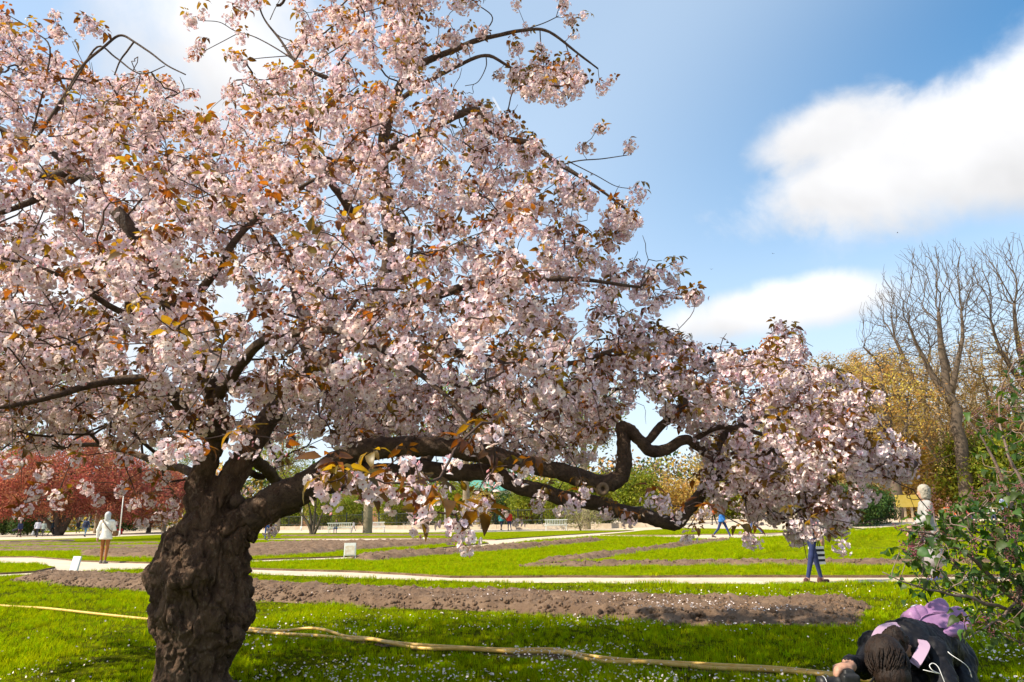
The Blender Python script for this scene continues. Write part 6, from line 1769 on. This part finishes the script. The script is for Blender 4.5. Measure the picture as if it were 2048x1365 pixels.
bagpart('side_pocket', loc_(.155, -.01, -.02), (.06, .095, .075), .05)
bagpart('flap', loc_(.08, -.03, .08), (.065, .075, .045), .036)
mb = MB(); mb.box(loc_(-.02, -.0, .146), (.045, .008, .006), 0, rb); mb.build('zip_pull', mat('zip_metal', (.7, .7, .7), None, rough=.25), bp)
for i in range(2):
    mb = MB(); P_ = spline(np.array([loc_(-.15 + .1 * i, -.115, -.0 + .03 * i), loc_(-.05 + .06 * i, -.128, .05), loc_(.1, -.12, .02)]), 5); mb.tube(P_, .004, 6); mb.build('piping', violet, bp, True)
for l in ([Bc + [-.11, -.03, -.06], WK(1806, 1261, 3.78) + [0, 0, .025], WK(1768, 1266, 3.68) + [0, 0, .02], WK(1752, 1284, 3.62) + [0, 0, .01], WK(1747, 1306, 3.60)], [Bc + [.03, -.12, -.09], WK(1846, 1285, 3.72) + [0, 0, .02], WK(1850, 1300, 3.60) + [0, 0, .02], WK(1836, 1318, 3.54), WK(1828, 1330, 3.54)]):
    P_ = spline(np.array(l), 8); n_ = len(P_); V_, Q_ = [], []
    tn = np.gradient(P_, axis=0); tn /= np.linalg.norm(tn, axis=1, keepdims=True)
    for i in range(n_):
        sd_ = np.cross(tn[i], [0, -.6, .8]); sd_ /= np.linalg.norm(sd_); nn = np.cross(sd_, tn[i]); w_ = .011 + .016 * min(1, 2.2 * i / n_)
        V_ += [P_[i] - sd_ * w_ - nn * .005, P_[i] + sd_ * w_ - nn * .005, P_[i] + sd_ * w_ + nn * .006, P_[i] - sd_ * w_ + nn * .006]
    for i in range(n_ - 1):
        for j in range(4): Q_.append((i * 4 + j, i * 4 + (j + 1) % 4, i * 4 + 4 + (j + 1) % 4, i * 4 + 4 + j))
    Q_ += [(3, 2, 1, 0), tuple(n_ * 4 - 4 + j for j in range(4))]
    obj('shoulder_strap', mesh('shoulder_strap', V_, Q_, mat('strap_violet', (0.44, 0.30, 0.40), None, rough=.7)), bp)
# camera in the hand
cb_m = mat('camera_black', (0.012, 0.012, 0.013), (0.02, 0.02, 0.02), 40, 0.45, 0.3, 90, bdist=.002)
Cc = Hand + np.array([-.012, -.035, -.052]); cm_ = tag(empty('photo_camera', tuple(Cc)), 'black camera with a long lens held low by the photographer', 'camera')
V_, Q_, _ = implicit([('b', Cc, (.045, .06, .045), .014, None, 0), ('b', Cc + [0, -.01, .045], (.028, .03, .022), .012, None, 0), ('b', Cc + [.02, .05, 0], (.035, .022, .045), .016, None, 0)], .006, .01); obj('camera_body', mesh('camera_body', V_, Q_, cb_m, True), cm_)
mb = MB(); P_ = [Cc + [-.04, 0, -.004], Cc + [-.06, -.002, -.004], Cc + [-.062, -.002, -.004], Cc + [-.12, -.006, -.006], Cc + [-.124, -.006, -.006], Cc + [-.155, -.008, -.007]]; mb.tube(P_, [.036, .036, .032, .032, .038, .038], 18); ln = mb.build('lens', cb_m, cm_, True)
mb = MB(); mb.tube([Cc + [-.128, -.0062, -.006], Cc + [-.131, -.0064, -.006]], .0388, 18); mb.build('lens_ring', mat('lens_ring', (.6, .6, .6), None, rough=.3), cm_, True)
mb = MB(); mb.tube(spline(np.array([Cc + [.03, .03, .04], Cc + [.08, -.02, -.04], Cc + [.10, .0, -.02], Hd + [-.08, .0, -.06], Nk + [-.06, 0, .03]]), 6), .006, 6); mb.build('neck_strap', cb_m, cm_, True)
# earphone wires
wm = mat('white_cable', (.75, .74, .72), None, rough=.4)
for l, lb_ in (([(1868, 1278, 3.78), (1885, 1292, 3.66), (1900, 1308, 3.60), (1925, 1325, 3.58), (1938, 1338, 3.6), (1944, 1356, 3.62)], 'thin white cable running from the backpack down the black sleeve'), ([(1846, 1340, 3.44), (1862, 1344, 3.43), (1880, 1348, 3.44), (1866, 1342, 3.42), (1859, 1332, 3.43), (1866, 1327, 3.44), (1876, 1334, 3.43), (1884, 1352, 3.42), (1892, 1372, 3.42)], 'looped white earphone cable hanging before the black jacket')):
    V_, Q_ = tube(spline(np.array([WK(*a) for a in l]), 6), .0022, 5); tag(obj('earphone_cable', mesh('earphone_cable', V_, Q_, wm, True)), lb_, 'cable')
